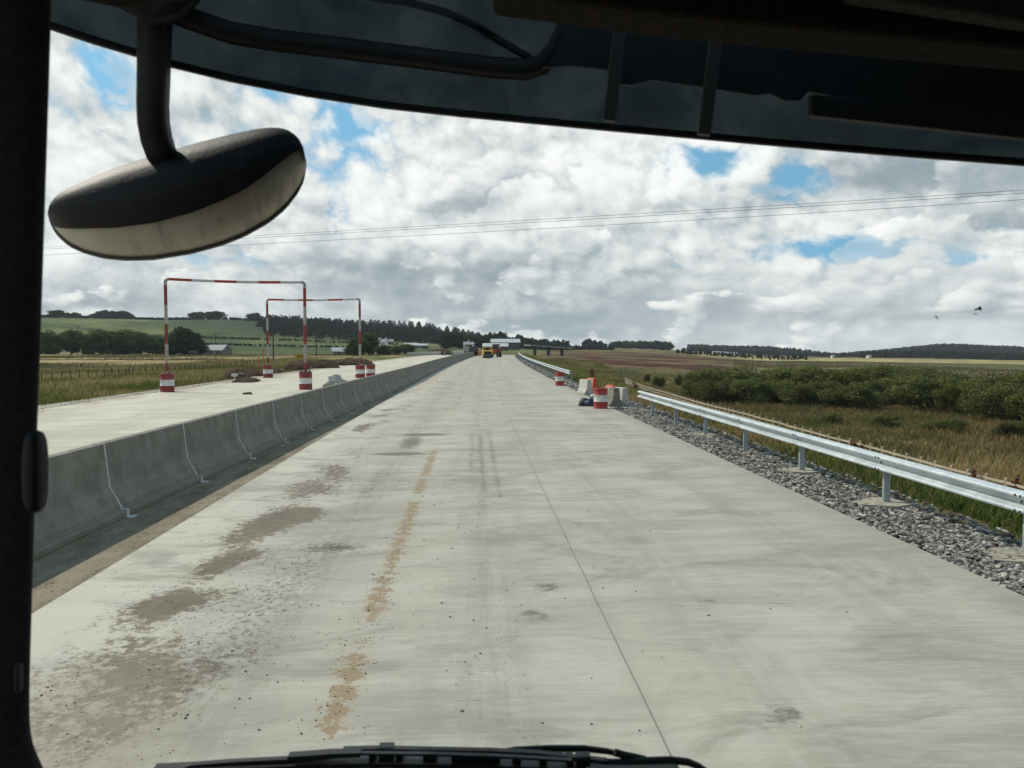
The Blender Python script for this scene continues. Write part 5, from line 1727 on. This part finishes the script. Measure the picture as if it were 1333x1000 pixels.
# external smoked sun visor: a curved sheet with a lipped lower edge
low = [(-60, -8), (0, 14), (64, 34), (120, 53), (180, 71), (222, 84), (300, 103), (400, 122.5), (500, 138), (600, 149), (700, 158.5), (800, 168), (900, 177), (1000, 186), (1100, 194.5), (1200, 202.5), (1333, 212.5), (1460, 223)]
vd = lambda px: 1.16 - .16 * ((px - 720) / 760) ** 2
mb = MB(); rows = []
for e in (0, 1):
    for px, py in low:
        pass
vs = []; nL = len(low)
for px, py in low:
    D_ = vd(px)
    p0 = at(px, py, D_)
    top = at(px, -190 + px * .03, D_ - .14)
    lip = [p0 + ZF * -.004, p0 + ZF * .006, p0 + ZF * .006 + YU * .006]
    prof2 = [p0 + YU * .006 + ZF * .0, p0.lerp(top, .35) + ZF * .02, p0.lerp(top, .7) + ZF * .02, top]
    back = [q + ZF * .005 for q in prof2[::-1]]
    vs += prof2 + back
k = 8
mb.add(vs, [(t * k + j, t * k + (j + 1) % k, (t + 1) * k + (j + 1) % k, (t + 1) * k + j) for t in range(nL - 1) for j in range(k)], 0, True)
vis = mb.build('sun_visor', M['visor'], cab)
mb = MB()
mb.sweep([at(px, py - 1.5, vd(px) - .001) for px, py in low], [(-.005, -.0045), (.005, -.0045), (.005, .0035), (-.005, .0035)], smooth=True)
mb.build('lip', M['cabblack'], vis)
# dark moulded rib behind it
ribp = [(130, -30), (165, -14), (200, 4), (240, 22), (300, 43), (360, 53), (420, 60), (500, 70), (580, 80), (640, 88), (685, 91), (706, 84), (722, 64), (736, 36), (742, 0), (744, -40)]
MB().sweep([at(px, py, vd(px) - .035) for px, py in ribp], [(-.012, -.008), (-.008, -.012), (.008, -.012), (.012, -.008), (.012, .008), (.008, .012), (-.008, .012), (-.012, .008)]).build('rib', M['cabblack'], vis)
MB().sweep([at(px, py, vd(px) - .03) for px, py in ((400, -20), (470, -6), (530, 3), (580, 16), (620, 34), (655, 56), (690, 76))], [(-.004, -.004), (.004, -.004), (.004, .004), (-.004, .004)]).build('rib', M['cabblack'], vis)
poly_plate('header_box', [(742, -60), (736, 30), (722, 70), (706, 88), (745, 86), (792, 91), (797, 108), (822, 111), (850, 104), (930, 116), (982, 124), (1003, 122), (1022, 131), (1042, 131), (1052, 119), (1333, 172), (1480, 200), (1480, -60)], 1.02, .004, M['cabblack'], vis, 0)
poly_plate('vent_panel', [(1056, 122), (1333, 143), (1480, 154), (1480, 196), (1333, 180), (1056, 150)], 1.0, .012, M['cabblack'], vis, .002)
M['reflection_stripe'] = dusty('grey_reflection', (.045, .043, .040), (.065, .062, .058), .5)  # pale bars added to imitate reflection stripes in the windscreen
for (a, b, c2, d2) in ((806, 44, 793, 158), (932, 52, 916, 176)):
    MB().sweep([at(a, b, .985), at((a + c2) / 2, (b + d2) / 2, .985), at(c2, d2, .985)], [(-.0075, -.004), (.0075, -.004), (.0075, .004), (-.0075, .004)], up=tuple(ZF), smooth=False).build('reflection_stripe', M['reflection_stripe'], vis, bevel=.001)
# inside header trim with its lighter blind
poly_plate('header_trim', [(640, -12), (700, -5), (760, 3), (900, 21), (1050, 35), (1200, 49), (1333, 61.5), (1480, 75), (1480, -220), (640, -220)], .66, .05, M['header'], cab, .006)
poly_plate('sun_blind', [(1108, -8), (1180, 3), (1333, 27), (1480, 48), (1480, -120), (1108, -120)], .63, .02, M['headergrey'], cab, .004)
poly_plate('header_trim', [(-200, -30), (60, -34), (120, -22), (180, -30), (640, -60), (640, -260), (-200, -260)], .69, .05, M['header'], cab, .006)

# front mirror on its arm
arm = [(203, -14, 1.05), (202, 20, 1.055), (201, 60, 1.06), (200, 100, 1.065), (199, 135, 1.07), (200, 160, 1.075), (204, 182, 1.085), (210, 200, 1.10), (217, 214, 1.115), (222, 226, 1.13)]
rs = [(-.0185, -.010), (-.014, -.0145), (.012, -.0145), (.0165, -.011), (.0185, -.004), (.0185, .010), (.014, .0145), (-.014, .0145), (-.0185, .010)]
ma = MB().sweep([at(*p) for p in arm], rs, up=tuple(ZF), scale=[1.12, 1, .98, .96, .95, .95, .95, .93, .9, .85]).build('mirror_arm', M['housing'], cab)
MB().sweep([at(px, py, 1.03) for px, py in ((120, -40), (165, -10), (203, 14), (230, 6), (246, -8), (262, -40))], [(-.02, -.015), (.02, -.015), (.02, .008), (-.02, .008)], up=tuple(ZF), scale=[1, 1, .9, .8, .7, .6], smooth=True).build('mount', M['cabblack'], ma)
TOP = [(62, 277), (64, 267), (70, 258), (80, 250), (95, 242), (115, 233), (150, 218), (200, 202), (260, 185), (300, 175), (330, 168.5), (350, 166), (366, 166.5), (379, 171), (389, 180), (395, 192), (399, 212)]
BOT = [(62, 279), (65, 291), (72, 304), (82, 315), (95, 324), (112, 331), (135, 337), (165, 340), (200, 339), (250, 331), (290, 320), (320, 308), (350, 291), (372, 273), (388, 252), (396, 236), (399, 216)]
MID = [(62, 278), (70, 295), (80, 297.5), (100, 298), (150, 297), (200, 290.5), (250, 277), (290, 261), (320, 246), (345, 228), (362, 214), (378, 201), (389, 195), (396, 199), (399, 214)]
I = lambda tb, x: float(np.interp(x, [p[0] for p in tb], [p[1] for p in tb]))
us = np.concatenate([62 + 12 * np.linspace(0, 1, 7) ** 1.6, np.linspace(78, 376, 40), 399 - 20 * np.linspace(1, 0, 9)[1:] ** 1.6])
MD = 1.13


def dome(px, py, front=True):
    t, b = I(TOP, px), I(BOT, px)
    w = min(max((py - t) / max(b - t, 1e-3), 0), 1)
    u = (px - 62) / 337
    s_ = max(0, 4 * w * (1 - w)) ** .55 * max(0, 4 * u * (1 - u)) ** .35
    return MD + (-.045 if front else .075) * s_ + .035 * (w - .5)


def patch(rows, n, front=True, inset=0.0):
    vs, fs = [], []
    for x in us:
        a, b = rows(x)
        for j in range(n + 1):
            y = a + (b - a) * j / n
            vs.append(at(x, y, dome(x, y, front) + inset))
    k = n + 1
    for i in range(len(us) - 1):
        for j in range(n):
            q = (i * k + j, i * k + j + 1, (i + 1) * k + j + 1, (i + 1) * k + j)
            fs.append(q if front else q[::-1])
    return vs, fs


hb = MB()
hb.add(*patch(lambda x: (I(TOP, x), min(I(MID, x), I(BOT, x))), 12), 0, True)
hb.add(*patch(lambda x: (I(TOP, x), I(BOT, x)), 16, False), 0, True)
rim = lambda x: (max(I(BOT, x) - 3.2, I(MID, x)), I(BOT, x))
hb.add(*patch(rim, 2), 0, True)
# return edges of the housing round the recessed glass
vs, fs = [], []
for x in us:
    m_, r_ = min(I(MID, x), I(BOT, x)), rim(x)[0]
    vs += [at(x, m_, dome(x, m_)), at(x, m_, dome(x, m_) + .008), at(x, r_, dome(x, r_)), at(x, r_, dome(x, r_) + .008)]
for i in range(len(us) - 1):
    fs += [(i * 4, i * 4 + 1, i * 4 + 5, i * 4 + 4), (i * 4 + 2, i * 4 + 3, i * 4 + 7, i * 4 + 6)]
hb.add(vs, fs, 0, True)
mir = hb.build('mirror_housing', M['housing'], cab)
cap('arm_socket', 222, 222, .026, .017, 1.115, .012, M['housing'], mir)
gb = MB().add(*patch(lambda x: (min(I(MID, x), I(BOT, x)), rim(x)[0]), 12, True, .006), 0, True)
gb.build('mirror_glass', M['mirror'], mir)

# windscreen: clear sheet in front of pillar and header, with the specks stuck to it
def wpt(px, py): return at(px, py, .86)
M['clear'] = bpy.data.materials.new('clear_glass'); M['clear'].use_nodes = True
t_ = M['clear'].node_tree; t_.nodes.remove(t_.nodes['Principled BSDF'])
tr_ = t_.nodes.new('ShaderNodeBsdfTransparent'); tr_.inputs[0].default_value = (.955, .962, .95, 1)
t_.links.new(tr_.outputs[0], t_.nodes['Material Output'].inputs['Surface'])
ws = MB().add([wpt(-40, -300), wpt(1900, -300), wpt(1900, 1160), wpt(-40, 1160)], [(0, 1, 2, 3)]).build('windscreen', M['clear'], cab)
sp = MB()
for px, py, a, b, r_ in ((1274, 402, 5, 2.2, -.2), (1219, 413, 3, 1.0, .8), (1270, 409, 2.5, .6, .3)):
    n = 14
    pts = []
    for dz_ in (0, .0012):
        for j in range(n):
            t = 2 * math.pi * j / n
            q = 1 + .35 * math.sin(3 * t + px) + .2 * math.cos(5 * t)
            u, v = a * math.cos(t) * q, b * math.sin(t) * q
            u, v = u * math.cos(r_) - v * math.sin(r_), u * math.sin(r_) + v * math.cos(r_)
            pts.append(at(px + u, py + v, .858 - dz_))
    sp.add(pts, [tuple(range(n)), tuple(range(n, 2 * n))[::-1]] + [(j, j + n, (j + 1) % n + n, (j + 1) % n) for j in range(n)])
sp.build('dead_bug', mat('bug_speck', col=(.05, .055, .05), rough=.9), ws)

# wipers parked along the bottom of the screen
WD = .92
def bar_(mb, pts, th, dp=.008, d0=WD):
    r = th / FPX * d0 / 2
    mb.sweep([at(px, py, d0) for px, py in pts], [(-dp / 2, -r), (dp / 2, -r), (dp / 2, r), (-dp / 2, r)], smooth=False, up=(0, 0, 1))
    return mb
wp_ = empty('wiper', (0, 0, 0)); wp_.parent = cab
m1 = MB()
bar_(m1, [(447, 976), (500, 975), (560, 976.5), (640, 978), (700, 981), (745, 986), (790, 991)], 5.2)
bar_(m1, [(447, 980), (500, 981), (560, 981.5), (640, 984), (700, 987), (745, 990)], 3, .006, WD - .012)
m1.build('wiper_arm', M['wiperblack'], wp_)
m2 = MB()
bar_(m2, [(236, 1001), (250, 996.5), (300, 992.5), (378, 988.5), (420, 985), (452, 981)], 5)
bar_(m2, [(376, 985), (392, 984), (430, 981), (470, 980)], 6, .012, WD - .01)
bar_(m2, [(200, 1003), (300, 998), (400, 994), (480, 991), (560, 992), (640, 994), (760, 999)], 6.5, .02)
m2.build('wiper_blade', M['wiperblack'], wp_)
m3 = MB()
def tab(x0, x1, y0, y1, d=WD + .004):
    c = at((x0 + x1) / 2, (y0 + y1) / 2, d)
    m3.box(c, ((x1 - x0) * d / FPX, .012, (y1 - y0) * d / FPX))
for x0, x1, y0, y1 in ((481, 490, 978, 999), (494, 513, 969.5, 990), (516, 525, 980, 999), (551, 569, 978, 999), (588, 651, 981, 1003), (667, 678, 984, 1003), (702, 712, 986, 1003), (737, 746, 982, 1003), (750, 768, 981.5, 995), (756, 762, 992, 1005)): tab(x0, x1, y0, y1)
m3.box(at(572, 1010, WD + .01), (.54, .03, .012))
m3.build('wiper_link', M['wiperblack'], wp_)
m4 = MB()
m4.tube([at(px, py, WD + .05) for px, py in ((636, 982), (670, 976.5), (715, 974.5), (760, 974.5), (790, 978), (820, 985), (845, 991))], .0042, 8, up=tuple(ZF), scale=[.7, 1, 1.05, 1, .9, .7, .5])
m4.build('second_arm', M['wiperblack'], wp_)
m5 = MB()
m5.tube([at(px, py, WD) for px, py in ((786, 991.5), (815, 992), (845, 990.5), (872, 989.5), (895, 992), (908, 997), (918, 1004))], .0045, 8, up=tuple(ZF), scale=[.8, .8, 1, 1, 1, .9, .9])
m5.tube([at(px, py, WD + .004) for px, py in ((800, 979.5), (812, 983), (840, 989))], .0045, 8, up=tuple(ZF))
m5.build('hose', M['wiperblack'], wp_)

# the rest of the cab shell around the eye: roof, rear wall, doors, front panel, dashboard
sh = MB()
sh.box((.62, -.25, EYE + .56), (2.4, 2.0, .04))
sh.box((.62, -1.25, EYE - .35), (2.4, .04, 1.86))
sh.box((.62, -.25, EYE - 1.3), (2.4, 2.0, .04))
for sx in (-.60, 1.84):
    sh.box((sx, -.25, EYE - .88), (.04, 2.0, .82)); sh.box((sx, -.25, EYE + .46), (.04, 2.0, .2)); sh.box((sx, -1.0, EYE), (.04, .5, 1.0))
sh.build('lining', M['cabgrey'], cab)
fp_ = MB().box((.62, .86, EYE - 1.0), (2.4, .06, .9)).box((.62, .62, EYE - .66), (2.3, .5, .1))
fp_.build('dashboard', M['cabgrey'], cab, bevel=.02)
M['seat'] = rough_mat('seat_cloth', (.02, .022, .028), (.035, .037, .045), 30, .95)
for x in (.05, 1.25):
    s_ = empty('seat', (x, -.35, EYE - 1.28)); s_.parent = cab
    MB().box((0, 0, .42), (.5, .52, .18)).build('cushion', M['seat'], s_, bevel=.05)
    MB().box((0, -.5, .78), (.5, .14, .66)).build('backrest', M['seat'], s_, bevel=.05)
    MB().box((0, 0, .17), (.3, .36, .34)).build('pedestal', M['cabblack'], s_)

# ------------------------------------------------------------------ the air: far woods pale slightly
hm = bpy.data.materials.new('air'); hm.use_nodes = True
ht = hm.node_tree; ht.nodes.remove(ht.nodes['Principled BSDF'])
pv = ht.nodes.new('ShaderNodeVolumePrincipled')
pv.inputs['Color'].default_value = (.86, .92, 1, 1)
pv.inputs['Density'].default_value = .00009
ht.links.new(pv.outputs[0], ht.nodes['Material Output'].inputs['Volume'])
hb_ = MB().box((0, 0, 10), (5600, 5600, 130)).build('haze', hm)
tag(hb_, None, None, None, 'stuff')
